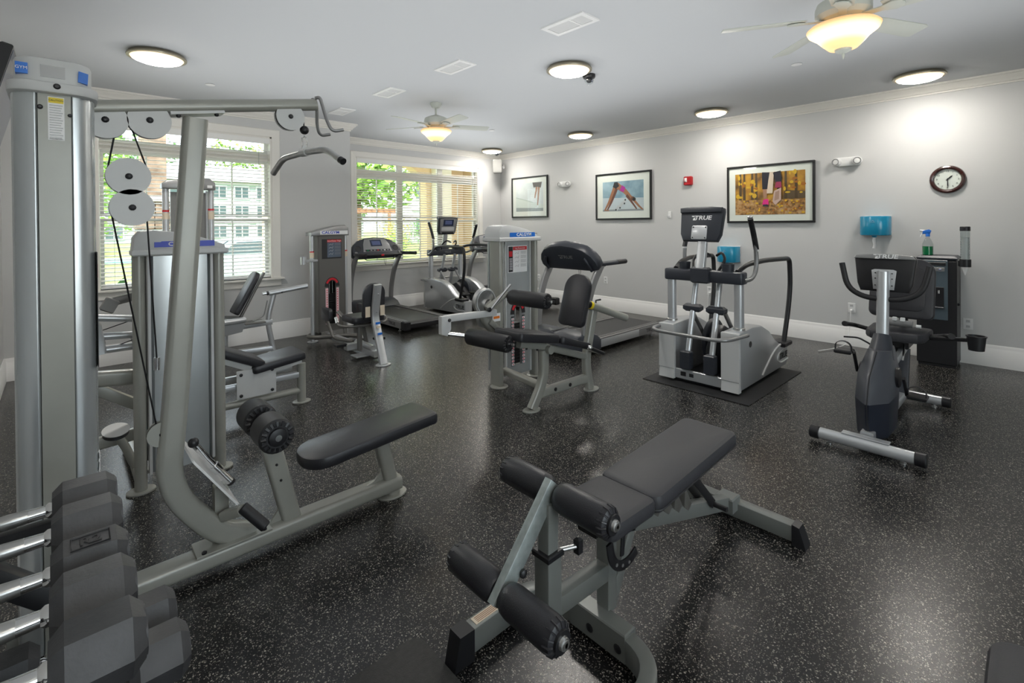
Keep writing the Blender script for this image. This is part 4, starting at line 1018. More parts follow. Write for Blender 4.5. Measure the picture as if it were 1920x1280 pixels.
def make_treadmill(lab):
    t = thing('treadmill', lab, 'treadmill', group='treadmills')
    for s in (-1, 1):
        r = obj('side_rail', MB().slab([(0.04, .055), (1.62, .055), (1.62, .15), (0.04, .15)], .05, .006, XZ(0, .05).copy() if False else Matrix(((0, 0, 1, s * .345 - .025), (1, 0, 0, 0), (0, 1, 0, 0), (0, 0, 0, 1)))), SILVER, t)
        obj('foot_strip', MB().box((s * .325, .80, .158), (.085, 1.5, .016), .003), GREYM, t)
        for k in range(2): obj('strip_rib', MB().box((s * .325 + (k - .5) * .03, .80, .168), (.006, 1.5, .004)), DARKF, t)
        obj('rear_cap', MB().box((s * .335, .01, .105), (.10, .10, .13), .015), BLACK, t)
        f = obj('levelling_foot', MB().lathe([(.022, 0), (.022, .008), (.008, .012), (.008, .06)], 14, T(s * .31, .22, 0)), STEEL, t)
        side = 90 if s > 0 else -90
        pl_ = obj('name_plate', MB().box((s * .3715, .33, .103), (.003, .52, .088), .001), GREYM, t)
        text('plate_lettering', 'TRUE', .062, INK, pl_, FACE(s * .374, .33, .103, side), bold=.001, sx=1.3)
        obj('upright', MB().tube([(s * .37, 1.70, .10), (s * .37, 1.70, .42), (s * .38, 1.60, .78), (s * .39, 1.40, 1.06)], prof=rrect(.045, .10, .014, 3), side=(1, 0, 0), fil=.25, nf=8), GREYM if True else SILVER, t)
        hr = obj('hand_rail', MB().tube([(s * .40, 1.46, 1.045), (s * .435, 1.30, 1.05), (s * .44, 1.0, 1.055)], .027, fil=.08, seg=14), CHAR, t)
        obj('hand_grip', MB().cyl((s * .439, 1.17, 1.0535), (s * .44, .99, 1.056), .0285, seg=14, ch=.004), BLACK, hr)
    obj('running_belt', MB().slab(rrect(.115, 1.60, .05, 5), .56, 0, Matrix(((0, 0, 1, -.28), (0, 1, 0, .82), (1, 0, 0, .095), (0, 0, 0, 1)))), mat('belt', (.022, .022, .022), .45, bump=.3, bscale=400), t)
    text('belt_lettering', 'TRUE', .06, GREYM, t, T(.19, 1.15, .1535) @ RZ(90), sx=1.2)
    obj('rear_guard', MB().box((0, -.015, .10), (.56, .035, .07), .01), BLACK, t)
    obj('motor_hood', MB().slab([(1.42, .04), (1.90, .04), (1.94, .10), (1.92, .20), (1.84, .255), (1.62, .265), (1.50, .23), (1.42, .165)], .80, .03, Matrix(((0, 0, 1, -.40), (1, 0, 0, 0), (0, 1, 0, 0), (0, 0, 0, 1)))), CHAR, t)
    obj('hood_seam', MB().box((0, 1.70, .266), (.02, .30, .004)), BLACK, t)
    Mc = T(0, 1.40, 1.02) @ RX(58)
    arch = [(-.40, .0), (.40, .0), (.445, .06), (.44, .14), (.40, .22), (.31, .30), (.18, .345), (0, .365), (-.18, .345), (-.31, .30), (-.40, .22), (-.44, .14), (-.445, .06)]
    c = obj('console', MB().slab(arch, .135, .035, Mc @ T(0, 0, -.135)), CHAR, t)
    obj('console_face', MB().slab([(-.26, .07), (.26, .07), (.23, .22), (.19, .31), (0, .335), (-.19, .31), (-.23, .22)], .006, .002, Mc @ T(0, 0, -.001)), GREYM, c)
    obj('display', MB().box((0, .235, .007), (.20, .12, .006), .001, Mc), SCREEN, c)
    obj('lcd', MB().box((0, .23, .0108), (.15, .075, .002), 0, Mc), LCD, c)
    obj('key_strip', MB().box((0, .095, .007), (.44, .036, .005), .001, Mc), BLACK, c)
    for k, mm in enumerate((GREEN, GREYM, GREYM, RED, GREYM, WHITE, GREYM)): obj('key', MB().box((-.18 + .06 * k, .095, .0105), (.03, .02, .003), .0008, Mc), mm, c)
    for s in (-1, 1):
        obj('cup_well', MB().lathe([(.052, -.002), (.052, .004), (.042, .004), (.04, -.002)], 20, Mc @ T(s * .335, .14, 0)), BLACK, c)
        obj('well_floor', MB().cyl((0, 0, 0), (0, 0, .002), .04, seg=20, M=Mc @ T(s * .335, .14, 0)), INK, c)
        obj('rear_bracket', MB().tube([(s * .34, .02, -.14), (s * .34, .13, -.155), (s * .30, .20, -.14)], .018, fil=.06, M=Mc), CHAR, c)
    logo(c, .062, Mc @ T(-.03, .20, -.1365) @ RY(180), GREYM)
    text('face_lettering', 'TRUE', .02, WHITE, c, Mc @ T(0, .315, .006), sx=1.2)
    obj('heart_rate_bar', MB().tube([(-.40, 1.36, 1.03), (-.20, 1.30, 1.03), (.20, 1.30, 1.03), (.40, 1.36, 1.03)], .020, fil=.08, seg=12), BLACK, t)
    obj('safety_key', MB().box((0, 1.295, 1.03), (.05, .03, .03), .006), RED, t)
    obj('safety_cord', MB().tube([(.02, 1.29, 1.02), (.03, 1.28, .90), (.05, 1.28, .86), (.06, 1.29, .98)], .003, seg=6), INK, t)
    obj('under_tray', MB().tube([(-.30, 1.42, 1.0), (-.24, 1.36, .955), (.24, 1.36, .955), (.30, 1.42, 1.0)], .008, seg=8), INK, t)
    return t
tr = make_treadmill('treadmill under the triple window with its console facing the room'); tr.location = (3.87, 6.0, 0)
for loc, rz, lab in (((6.30, 5.98, 0), 0, 'treadmill half hidden in the far corner behind the leg extension tower'), ((6.07, 3.87, 0), 90, 'treadmill standing behind the leg extension with the back of its console showing')):
    c = copy_tree(tr); c.location = loc; c.rotation_euler = (0, 0, R(rz)); c['label'] = lab

def make_elliptical(lab):
    t = thing('elliptical_trainer', lab, 'elliptical', group='elliptical trainers')
    side = [(0.0, .035), (1.16, .05), (1.20, .09), (1.20, .26), (1.12, .285), (.98, .30), (.86, .36), (.70, .47), (.52, .545), (.30, .565), (.02, .555), (-.01, .50)]
    for s, y0 in ((1, .305), (-1, -.305)):
        h = obj('side_housing', MB().slab(side, .155, .022, XZ(y0, .155)), SILVER, t)
        obj('front_cover', MB().box((-.004, y0, .335), (.035, .158, .43), .006), PALE, h)
        obj('kick_cover', MB().hull([(-.028, y0 - .077, .03), (-.028, y0 + .077, .03), (.03, y0 - .077, .03), (.03, y0 + .077, .03), (-.016, y0 - .077, .12), (-.016, y0 + .077, .12), (.03, y0 - .077, .12), (.03, y0 + .077, .12)]), PALE, h)
        sw = [(.50, .08), (.64, .17), (.80, .255), (1.0, .30), (1.19, .255)]
        obj('swoosh_line', MB().tube([(x, y0 + s * .078, z) for x, z in sw], .010, fil=.12, seg=8), PALE, h)
        obj('swoosh_line', MB().tube([(x, y0 + s * .078, z) for x, z in [(1.19, .11), (.98, .10), (.88, .15), (.94, .215), (1.18, .24)]], .009, fil=.09, seg=8), PALE, h)
        obj('access_plug', MB().cyl((.23, y0 + s * .074, .42), (.23, y0 + s * .080, .42), .028, seg=20), INK, h)
        text('housing_lettering', 'TRUE', .085, INK, h, FACE(1.06, y0 + s * .0795, .165, 0 if s < 0 else 180), bold=.002, shear=.12, sx=1.1)
        obj('support_post', MB().cyl((.13, s * .325, .55), (.13, s * .325, 1.0), .042, seg=20), SILVER, t)
        obj('post_collar', MB().lathe([(.052, .55), (.050, .575), (.043, .58)], 20, T(.13, s * .325, 0)), STEEL, t)
        obj('hand_rail', MB().tube([(.16, s * .30, 1.07), (.30, s * .32, 1.13), (.60, s * .37, 1.155), (1.20, s * .40, 1.145), (1.23, s * .40, .80), (1.06, s * .385, .27)], .023, fil=[.1, .1, .07, .3], seg=14), BLACK, t)
        obj('rail_socket', MB().box((1.08, s * .36, .285), (.20, .14, .05), .012), BLACK, t)
        q = .14 if s > 0 else 0; k_ = .20 if s > 0 else 0; yy = .37 if s > 0 else .40
        top = (.19 + q + k_ * 1.2, s * yy, 1.52 if s > 0 else 1.56)
        ar = obj('swing_arm', MB().tube([(.13, s * .37, 1.0), (.22 + q * .6, s * yy, 1.005), (.33 + q, s * yy, 1.08), (.33 + q, s * yy, 1.26), (.27 + q + k_ * .6, s * yy, 1.40), top], .019, fil=.09, seg=14), GREYM, t)
        obj('arm_grip', MB().tube([(.33 + q, s * yy, 1.27), (.27 + q + k_ * .6, s * yy, 1.41), Vector(top) + Vector((.003, 0, -.01))], .0235, fil=.06, seg=14), BLACK, ar)
        obj('arm_cap', MB().ball(Vector(top) + Vector((-.002, 0, .005)), (.025, .025, .016)), CHROME, ar)
        obj('arm_ring', MB().cyl((.33 + q, s * yy, 1.255), (.33 + q, s * yy, 1.272), .0245), WHITEP, ar)
        yy = s * .115
        lk = obj('link_arm', MB().cyl((.24, yy + .01, .98), (.02, yy + .0, .20), .026, seg=16), SILVER, t)
        obj('link_knuckle', MB().box((.165, yy + .01 - s * .0, .70), (.08, .17, .075), .022), CHAR, lk)
        obj('rear_link', MB().cyl((.20, yy + s * .05, .68), (.55, yy + s * .05, .30), .020), GREYM, lk)
        obj('foot_block', MB().box((.01, yy, .225), (.075, .095, .17), .008), CHAR, lk)
        obj('foot_pedal', MB().box((.72, s * .13, .33), (.42, .15, .04), .015), BLACK, t)
        obj('console_arm', MB().tube([(.16, s * .12, 1.06), (.24, s * .16, 1.17), (.30, s * .10, 1.24), (.34, s * .03, 1.20)], .013, fil=.05, seg=10), BLACK, t)
        obj('cup_holder', MB().lathe([(.05, 1.06), (.056, 1.14), (.048, 1.14), (.044, 1.07)], 20, T(.17, s * .21, 0)), CHAR, t)
    obj('cross_beam', MB().slab(rrect(.13, .76, .03, 4, .13, 0), .108, .014, T(0, 0, .965)), CHAR, t)
    obj('beam_bracket', MB().box((.07, 0, 1.03), (.08, .17, .15), .015), CHAR, t)
    text('beam_lettering', 'TRUE', .05, GREYM, t, FACE(.197, 0, 1.02, 90), sx=1.2)
    obj('console_mast', MB().tube([(.06, .0, 1.08), (.10, .0, 1.25), (.135, .0, 1.45)], prof=rrect(.085, .05, .012, 3), side=(0, 1, 0), fil=.1), SILVER, t)
    Mc = T(.15, .02, 1.50) @ RZ(-90) @ RX(78)     # local z faces -x (front), local y up
    body = [(-.165, -.165), (.165, -.165), (.195, -.10), (.21, .12), (.205, .15), (.10, .16), (-.10, .16), (-.205, .15), (-.21, .12), (-.195, -.10)]
    c = obj('console', MB().slab(body, .075, .02, Mc @ T(0, 0, -.03)), CHAR, t)
    obj('console_hood', MB().slab([(-.20, .105), (.20, .105), (.205, .15), (.10, .16), (-.10, .16), (-.205, .15)], .035, .008, Mc @ T(0, 0, .035)), CHAR, c)
    pb = obj('mount_plate', MB().slab(rrect(.15, .13, .012, 3, 0, -.085), .010, .002, Mc @ T(0, 0, .044)), SILVER, c)
    for x in (-.06, .06):
        for y in (-.035, -.135): bolt(pb, Mc @ Vector((x, y, .055)), Mc.to_3x3() @ Vector((0, 0, 1)), .006)
    logo(c, .055, Mc @ T(.02, .055, .0465))
    obj('console_face', MB().slab(inset(body, .025), .004, .001, Mc @ T(0, 0, -.0335)), GREYM, c)
    obj('display', MB().box((0, .06, -.036), (.22, .12, .004), 0, Mc), SCREEN, c)
    obj('lcd', MB().box((0, .065, -.0385), (.15, .07, .002), 0, Mc), LCD, c)
    obj('key_panel', MB().box((0, -.055, -.036), (.28, .07, .004), 0, Mc), PALE, c)
    obj('console_tray', MB().box((0, -.125, -.045), (.24, .03, .03), .006, Mc), BLACK, c)
    obj('bumper_bar', MB().tube([(.10, .385, .515), (-.17, .37, .515), (-.22, .28, .51), (-.22, -.26, .51), (-.16, -.36, .515), (.13, -.40, .52)], .017, fil=.08, seg=12), GREYM, t)
    fp = obj('front_plate', MB().box((.01, 0, .085), (.03, .46, .09), .004), SILVER, t)
    for y, r in ((.14, .020), (.06, .016)):
        obj('socket', MB().box((-.0065, y, .09), (.004, r * 2.6, r * 2), .001), INK, fp)
    obj('drive_cover', MB().slab([(.25, .05), (.85, .05), (.85, .20), (.70, .40), (.50, .50), (.34, .44), (.25, .30)], .10, .02, XZ(0, .10)), BLACK, t)
    obj('flywheel', MB().cyl((.52, .07, .33), (.52, .11, .33), .22, seg=32, ch=.006), CHAR, t)
    obj('base_pan', MB().box((.60, 0, .04), (1.18, .46, .04), .006), BLACK, t)
    obj('rear_step', MB().box((1.06, .0, .20), (.22, .46, .08), .02), BLACK, t)
    return t
el = make_elliptical('large elliptical trainer standing on the thin black mat'); el.location = (4.32, 2.14, 0)
c = copy_tree(el); c.location = (5.18, 7.50, 0); c.rotation_euler = (0, 0, R(-90)); c['label'] = 'elliptical trainer between the treadmills under the triple window'
o = obj('floor_mat', MB().box((4.815, 2.12, .0035), (1.32, 1.0, .007), .002), RUBBER); tag(o, 'thin black mat under the large elliptical trainer', 'mat')

# ------------------------------------------------------------------ recumbent bike
t = thing('recumbent_bike', 'recumbent exercise bike with silver mast beside the water cooler', 'exercise bike', (3.855, .77, 0))
fb = obj('front_bar', MB().cyl((0, -.27, .055), (0, .27, .055), .038, seg=20), SILVER, t)
for s in (-1, 1):
    obj('bar_cap', MB().cyl((0, s * .255, .055), (0, s * .315, .055), .043, seg=20, ch=.006), BLACK, fb)
    obj('levelling_foot', MB().lathe([(.018, 0), (.018, .008), (.008, .012), (.008, .03)], 12, T(0, s * .20, 0)), STEEL, fb)
rb = obj('rear_bar', MB().cyl((1.36, -.25, .06), (1.36, .25, .06), .038, seg=20), SILVER, t)
for s in (-1, 1):
    obj('bar_cap', MB().cyl((1.36, s * .245, .06), (1.36, s * .305, .06), .043, seg=20, ch=.006), BLACK, rb)
    obj('levelling_foot', MB().lathe([(.018, 0), (.018, .008), (.008, .012), (.008, .03)], 12, T(1.36, s * .20, 0)), STEEL, rb)
obj('mount_plate', MB().box((.02, 0, .097), (.06, .26, .008), .002), SILVER, t)
def ring(z, x0, x1, hw0, hw1, hw2): return [(x0, -.012, z), (x0, .012, z), (x0 + (x1 - x0) * .22, -hw0, z), (x0 + (x1 - x0) * .22, hw0, z), (x0 + (x1 - x0) * .7, -hw1, z), (x0 + (x1 - x0) * .7, hw1, z), (x1, -hw2, z), (x1, hw2, z)]
lo = ring(.06, .09, .66, .085, .095, .06) + ring(.30, .06, .68, .095, .105, .06)
up = ring(.30, .06, .68, .095, .105, .06) + ring(.47, .14, .70, .09, .10, .055) + ring(.60, .36, .66, .065, .07, .05)
obj('lower_housing', MB().hull(lo), mat('navy_charcoal', (.018, .022, .034), .35), t)
obj('upper_housing', MB().hull(up), mat('slate_plastic', (.060, .064, .076), .38), t)
obj('housing_seam', MB().tube([(.088, 0, .06), (.058, 0, .30), (.138, 0, .47), (.355, 0, .60)], .003, seg=6), INK, t)
obj('mast_boot', MB().tube([(.47, 0, .53), (.52, 0, .62), (.545, 0, .69)], [.085, .066, .052], seg=20), CHAR, t)
obj('mast', MB().cyl((.545, 0, .66), (.585, 0, 1.155), .038, seg=22, ch=.006), SILVER, t)
Mc = T(.61, .0, 1.135) @ RZ(-90) @ RX(84)
body = [(-.145, -.135), (.145, -.135), (.165, -.08), (.185, .105), (.17, .13), (0, .142), (-.17, .13), (-.185, .105), (-.165, -.08)]
c = obj('console', MB().slab(body, .07, .014, Mc @ T(0, 0, -.07)), BLACK, t)
obj('console_rim', MB().slab([(-.185, .105), (.185, .105), (.17, .13), (0, .145), (-.17, .13)], .03, .004, Mc @ T(0, 0, -.008)), GREYM, c)
logo(c, .042, Mc @ T(.02, .122, .0225))
mp = obj('mount_plate', MB().slab([(-.075, .02), (-.055, .028), (.055, .028), (.075, .02), (.062, -.12), (-.062, -.12)], .012, .002, Mc @ T(0, 0, .0)), SILVER, c)
for x in (-.05, .05):
    for y in (.0, -.04, -.09): bolt(mp, Mc @ Vector((x, y, .014)), Mc.to_3x3() @ Vector((0, 0, 1)), .0045)
obj('display', MB().box((0, .02, -.072), (.24, .14, .004), 0, Mc), SCREEN, c)
obj('handle_bar', MB().tube([(.60, .262, 1.20), (.585, .225, 1.02), (.575, .13, .955), (.57, 0, .945), (.575, -.13, .955), (.585, -.225, 1.02), (.60, -.262, 1.20)], .0195, fil=.07, seg=14), FOAM, t)
obj('main_beam', MB().bar((.06, 0, .085), (1.36, 0, .085), .075, .07, rad=.01), SILVER, t)
rl = obj('seat_rail', MB().bar((.62, 0, .43), (1.52, 0, .50), .09, .06, rad=.008), SILVER, t)
obj('rail_groove', MB().bar((.62, 0, .462), (1.52, 0, .532), .025, .006, rad=.001), INK, rl)
obj('rail_boot', MB().box((.66, 0, .41), (.14, .12, .09), .02), BLACK, t)
obj('rear_support', MB().bar((1.30, 0, .46), (1.20, 0, .10), .11, .06, rad=.008), CHAR, t)
obj('front_support', MB().bar((.72, 0, .40), (.70, 0, .10), .08, .05), SILVER, t)
obj('seat_carriage', MB().box((1.18, 0, .535), (.26, .16, .07), .01), BLACK, t)
obj('seat_lever', MB().tube([(1.05, -.05, .54), (.98, -.06, .50), (.93, -.06, .44)], .008), CHROME, t)
st = obj('seat_pad', MB().slab([(-.17, -.15), (-.10, -.19), (.20, -.20), (.22, .0), (.20, .20), (-.10, .19), (-.17, .15), (-.20, 0)], .075, .022, T(1.10, 0, .575)), VINYL2, t)
bk = obj('seat_back', MB().slab(rrect(.43, .50, [.12, .12, .05, .05], 6), .07, .022, T(1.30, 0, .96) @ RZ(-90) @ RX(75) @ T(0, 0, -.03)), VINYL2, t)
obj('back_inset', MB().slab(rrect(.32, .36, .06, 5), .012, .004, T(1.30, 0, .96) @ RZ(-90) @ RX(75) @ T(0, -.01, .036)), VINYL, bk)
obj('back_frame', MB().bar((1.34, 0, .52), (1.44, 0, .95), .06, .03), BLACK, t)
tb = obj('adjust_tube', MB().cyl((1.02, -.11, .71), (1.02, .09, .71), .026, seg=16), GREYM, t); obj('adjust_clip', MB().box((1.0, .0, .745), (.02, .03, .03), .004), WHITEP, tb); obj('adjust_clip', MB().box((1.0, -.05, .745), (.02, .03, .03), .004), WHITEP, tb); obj('adjust_knob', MB().cyl((1.02, -.13, .70), (1.02, -.16, .70), .013), WHITEP, tb)
for s in (-1, 1):
    h = obj('side_handle', MB().tube([(1.18, s * .18, .60), (1.16, s * .30, .63), (1.02, s * .335, .655)], .018, fil=.06, seg=12), BLACK, t)
    obj('handle_tip', MB().cyl((1.03, s * .333, .653), (1.00, s * .338, .658), .022), BLACK, h)
ch = obj('cup_holder', MB().lathe([(.045, 0), (.055, .10), (.060, .10), (.060, .108), (.050, .108), (.042, .008)], 22, T(1.10, -.465, .56)), BLACK, t)
obj('holder_arm', MB().bar((1.14, -.20, .60), (1.10, -.42, .63), .03, .03, (0, 0, 1)), BLACK, ch)
obj('wire_lever', MB().tube([(.98, .34, .55), (1.0, .24, .555), (1.05, .16, .50), (1.04, .14, .44)], .007, fil=.03), BLACK, t)
ck = obj('crank_disc', MB().cyl((.46, -.115, .42), (.46, .115, .42), .07, seg=24), BLACK, t)
for s, ex, ez in ((-1, .545, .285), (1, .385, .565)):
    a = obj('crank_arm', MB().bar((.46, s * .135, .42), (ex, s * .14, ez), .018, .03), BLACK, t)
    pd = obj('pedal', MB().box((ex, s * .20, ez), (.11, .11, .028), .008), BLACK, a)
    obj('pedal_strap', MB().tube([(ex - .02, s * .15, ez), (ex - .03, s * .15, ez + .06), (ex - .03, s * .20, ez + .085), (ex - .03, s * .25, ez + .06), (ex - .02, s * .25, ez)], prof=rrect(.03, .004, .001, 1), side=(1, 0, 0), fil=.03), BLACK, a)

# ------------------------------------------------------------------ adjustable bench with leg developer
t = thing('adjustable_bench', 'black adjustable weight bench with leg roller attachment in the foreground', 'weight bench', (1.42, 1.08, 0))
U = MB().tube([(-.40, .285, .062), (-.06, .285, .062), (.0, .22, .062), (.0, -.19, .062), (-.06, -.265, .062), (-.40, -.265, .062)], prof=rrect(.052, .085, .006, 2), side=(0, 0, 1), fil=.12, nf=8)
U = MB().tube([(-.38, .285, .062), (.0, .285, .062), (.0, -.265, .062), (-.38, -.265, .062)], prof=rrect(.085, .055, .006, 2), side=(0, 0, 1), fil=.17, nf=9)
ub = obj('front_base', U, BENCHG, t)
for y in (.285, -.265): obj('rubber_end', MB().hull([(-.46, y - .03, .0), (-.46, y + .03, .0), (-.375, y - .032, .0), (-.375, y + .032, .0), (-.435, y - .03, .11), (-.435, y + .03, .11), (-.375, y - .032, .11), (-.375, y + .032, .11)]), BLACK, ub)
sk = obj('warning_sticker', MB().box((-.30, .285, .1055), (.11, .034, .002)), CREAM, ub)
for kk in range(4): obj('print_line', MB().box((-.30, .274 + .007 * kk, .107), (.09, .002, .0006)), WOOD, sk)
bolt(ub, (.029, .09, .06), (-1, 0, 0), .016); bolt(ub, (-.029, .02, .06), (-1, 0, 0), .016); bolt(ub, (-.029, -.10, .06), (-1, 0, 0), .016)
obj('base_sleeve', MB().box((.0, -.01, .07), (.066, .24, .098), .004), BENCHG, t)
obj('rear_leg', MB().bar((.045, 0, .11), (.045, 0, .42), .055, .055, rad=.006), BENCHG, t)
obj('seat_strut', MB().bar((.05, 0, .12), (.21, 0, .40), .05, .05, rad=.006), BENCHG, t)
obj('developer_beam', MB().bar((-.29, 0, .275), (.03, 0, .255), .052, .062, rad=.005), BENCHG, t)
fp = obj('developer_post', MB().bar((-.27, 0, .22), (-.27, 0, .455), .064, .064, rad=.005), BENCHG, t)
obj('post_collar', MB().box((-.27, 0, .455), (.074, .074, .022), .004), BLACK, fp)
obj('inner_post', MB().bar((-.27, 0, .45), (-.265, 0, .62), .048, .048, rad=.004), BENCHG, t)
kn = obj('adjust_knob', MB().cyl((-.235, -.02, .455), (-.18, -.045, .455), .008), STEEL, t); obj('knob_grip', MB().box((-.175, -.048, .455), (.022, .022, .06), .008), BLACK, kn)
aa = obj('roller_arm', MB().bar((-.245, 0, .675), (-.495, 0, .400), .028, .058, rad=.003), GALV, t)
bolt(aa, (-.40, -.02, .46), (0, -1, 0), .013)
for (x, z) in ((-.238, .635), (-.468, .425)):
    obj('roller_bar', MB().cyl((x, -.25, z), (x, .25, z), .012), STEEL, t)
    for s in (-1, 1):
        rr = obj('roller_pad', MB().tube([(x, s * .018, z), (x, s * .03, z), (x, s * .05, z), (x, s * .20, z), (x, s * .222, z), (x, s * .230, z)], [.034, .044, .0475, .0475, .043, .030], seg=26), VINYL, t)
        obj('end_disc', MB().cyl((x, s * .226, z), (x, s * .238, z), .030, seg=22), BLACK, rr)
        obj('end_button', MB().tube([(x, s * .236, z), (x, s * .246, z), (x, s * .250, z)], [.0185, .016, .006], seg=18), STEEL, rr)
        for kk in range(14):
            a = 2 * PI * kk / 14
            obj('pleat', MB().tube([(x + .046 * math.cos(a), s * .205, z + .046 * math.sin(a)), (x + .043 * math.cos(a), s * .222, z + .043 * math.sin(a)), (x + .032 * math.cos(a), s * .230, z + .032 * math.sin(a))], .0032, seg=5), VINYL, rr)
obj('seat_pad', MB().slab(rrect(.29, .265, .035, 5), .062, .018, T(.055, .01, .440) @ RY(2)), VINYL2, t)
obj('seat_bracket', MB().box((.06, 0, .432), (.26, .08, .012)), BLACK, t)
cq = obj('seat_adjuster', MB().tube([(-.06, -.09, .43), (-.05, -.09, .37), (-.01, -.09, .325), (.05, -.09, .315), (.10, -.09, .335)], prof=rrect(.008, .035, .003, 2), side=(0, 1, 0), fil=.05), BLACK, t)
for x, z in ((-.025, .342), (.01, .324), (.05, .317)): obj('slot', MB().cyl((x, -.096, z), (x, -.093, z), .006, seg=8), GREYM, cq)
obj('adjuster_bar', MB().bar((.03, -.085, .44), (.02, -.085, .35), .008, .022), BLACK, t)
Mb = T(.545, .005, .450) @ RY(-3.0)
bp_ = obj('back_pad', MB().slab(rrect(.72, .27, .04, 6), .072, .018, Mb), VINYL2, t)
obj('pad_piping', MB().tube([Mb @ Vector((x, y, .02)) for x, y in rrect(.722, .272, .04, 6)], .0035, closed=True, seg=6), INK, bp_)
obj('back_rail', MB().bar((.20, 0, .43), (.86, 0, .462), .06, .035, rad=.004), BLACK, t)
obj('main_beam', MB().bar((.12, 0, .385), (1.12, 0, .075), .05, .062, rad=.005), BENCHG, t)
hp = obj('hinge', MB().cyl((.20, -.06, .405), (.20, .06, .405), .022), BLACK, t); obj('hinge_bolt', MB().ball((.20, -.062, .405), .010), STEEL, hp)
for kk in range(4):
    x = .33 + .085 * kk; z = .385 - .31 * (x - .12)
    obj('ladder_notch', MB().slab([(x, z + .10), (x + .012, z + .10), (x + .06, z + .02), (x + .03, z + .0), (x - .01, z + .03)], .055, .002, XZ(0, .055)), DARKF, t)
for s in (-1, 1): obj('prop_strut', MB().bar((.60, s * .035, .425), (.84, s * .035, .185), .008, .04, rad=.002), BLACK, t)
pn = obj('prop_grip', MB().cyl((.84, -.10, .185), (.84, .06, .185), .012), FOAM, t)
rs = obj('rear_base', MB().bar((1.12, -.30, .052), (1.12, .32, .052), .062, .075, (1, 0, 0), .004), BENCHG, t)
for y0, y1 in ((-.355, -.295), (.375, .315)):
    obj('rubber_end', MB().hull([(1.085, y1, 0), (1.155, y1, 0), (1.085, y1, .098), (1.155, y1, .098), (1.085, y0, 0), (1.155, y0, 0), (1.09, (y0 + y1) / 2, .09), (1.15, (y0 + y1) / 2, .09)]), BLACK, rs)
obj('base_bracket', MB().box((1.075, 0, .09), (.09, .09, .075), .006), BENCHG, t)

# ------------------------------------------------------------------ dumbbells and rack
t = thing('dumbbell_rack', 'black two tier dumbbell rack at the lower left', 'rack', (-.10, 1.25, 0))
def tier(z, x0, x1, nm):
    for x in (x0, x1): obj('shelf_rail', MB().bar((x, -.62, z), (x, .56, z), .03, .05, (1, 0, 0)), BLACK, t)
tier(.709, -.14, .14, 'upper'); tier(.316, -.01, .27, 'lower')
for y in (-.60, .56):
    obj('side_frame', MB().tube([(.30, y, .03), (.29, y, .30), (-.20, y, .80)], prof=rrect(.05, .06, .008, 2), side=(0, 1, 0)), BLACK, t)
    obj('rear_leg', MB().bar((-.20, y, .80), (-.24, y, .03), .05, .05), BLACK, t)
    obj('floor_foot', MB().bar((-.27, y, .03), (.33, y, .03), .06, .06), BLACK, t)
    obj('tier_bracket', MB().bar((-.18, y, .709), (.15, y, .709), .03, .05), BLACK, t); obj('tier_bracket', MB().bar((-.22, y, .316), (.28, y, .316), .03, .05), BLACK, t)
obj('rack_knob', MB().cyl((.154, -.10, .709), (.168, -.10, .709), .010), CHROME, t)
HEXL = ['dumbbell nearest the lat tower on the upper rack tier', 'second dumbbell from the lat tower on the upper tier', 'middle dumbbell of the upper tier with a logo stamped on its head', 'fourth dumbbell from the lat tower on the upper tier', 'dumbbell nearest the viewer on the upper tier']
def hexhead(x0, x1, r, spin):
    ch_ = .020
    rg = []
    for x, rr in ((x0, r - ch_), (x0 + ch_, r), (x1 - ch_, r), (x1, r - ch_)):
        rg.append([Vector((x, rr * math.cos(R(spin + 60 * k)), rr * math.sin(R(spin + 60 * k)))) for k in range(6)])
    return MB().rings(rg)
def dumbbell(y, z, xc, lab, grp, r, spin, logo_=False):
    t = thing('dumbbell', lab, 'dumbbell', (xc, y, z), 0, grp)
    for s in (-1, 1):
        a, b = (.078, .205) if s > 0 else (-.205, -.078)
        h = obj('hex_head', hexhead(a, b, r, spin), HEXR, t)
        obj('head_disc', MB().cyl((s * .202, 0, 0), (s * .2065, 0, 0), r * .62, seg=24), HEXR, h)
        if s > 0 and logo_:
            top = R(spin + 90); M = Matrix.Rotation(R(spin + 90) - PI / 2, 4, 'X') @ T(.142, 0, r * .866 + .0012)
            obj('logo_frame', MB().tube([M @ Vector(p) for p in ((-.032, -.02, 0), (.032, -.02, 0), (.032, .02, 0), (-.032, .02, 0))], .0018, closed=True, seg=4), INK, h)
            text('stamp_lettering', 'R2', .034, INK, h, M, bold=.001)
    obj('handle', MB().tube([(x, 0, 0) for x in (-.082, -.072, -.066, -.035, 0, .035, .066, .072, .082)], [.019, .019, .0145, .0158, .0175, .0158, .0145, .019, .019], seg=18), CHROME, t)
    obj('knurled_grip', MB().tube([(x, 0, 0) for x in (-.034, -.02, 0, .02, .034)], [.0160, .0168, .0178, .0168, .0160], seg=18), STEEL, t)
for i, y in enumerate((1.715, 1.555, 1.405, 1.255, 1.095)):
    dumbbell(y, .795 + (.004, .008, -.004, .002, .0)[i], -.10, HEXL[i], 'hex dumbbells', (.060, .061, .059, .062, .064)[i] , (0, 0, 8, -4, 3)[i], i == 2)
dumbbell(1.72, .405, .03, 'lower tier dumbbell further from the viewer', 'hex dumbbells', .068, 2)
dumbbell(1.55, .405, .035, 'lower tier dumbbell nearer the viewer', 'hex dumbbells', .070, -3)

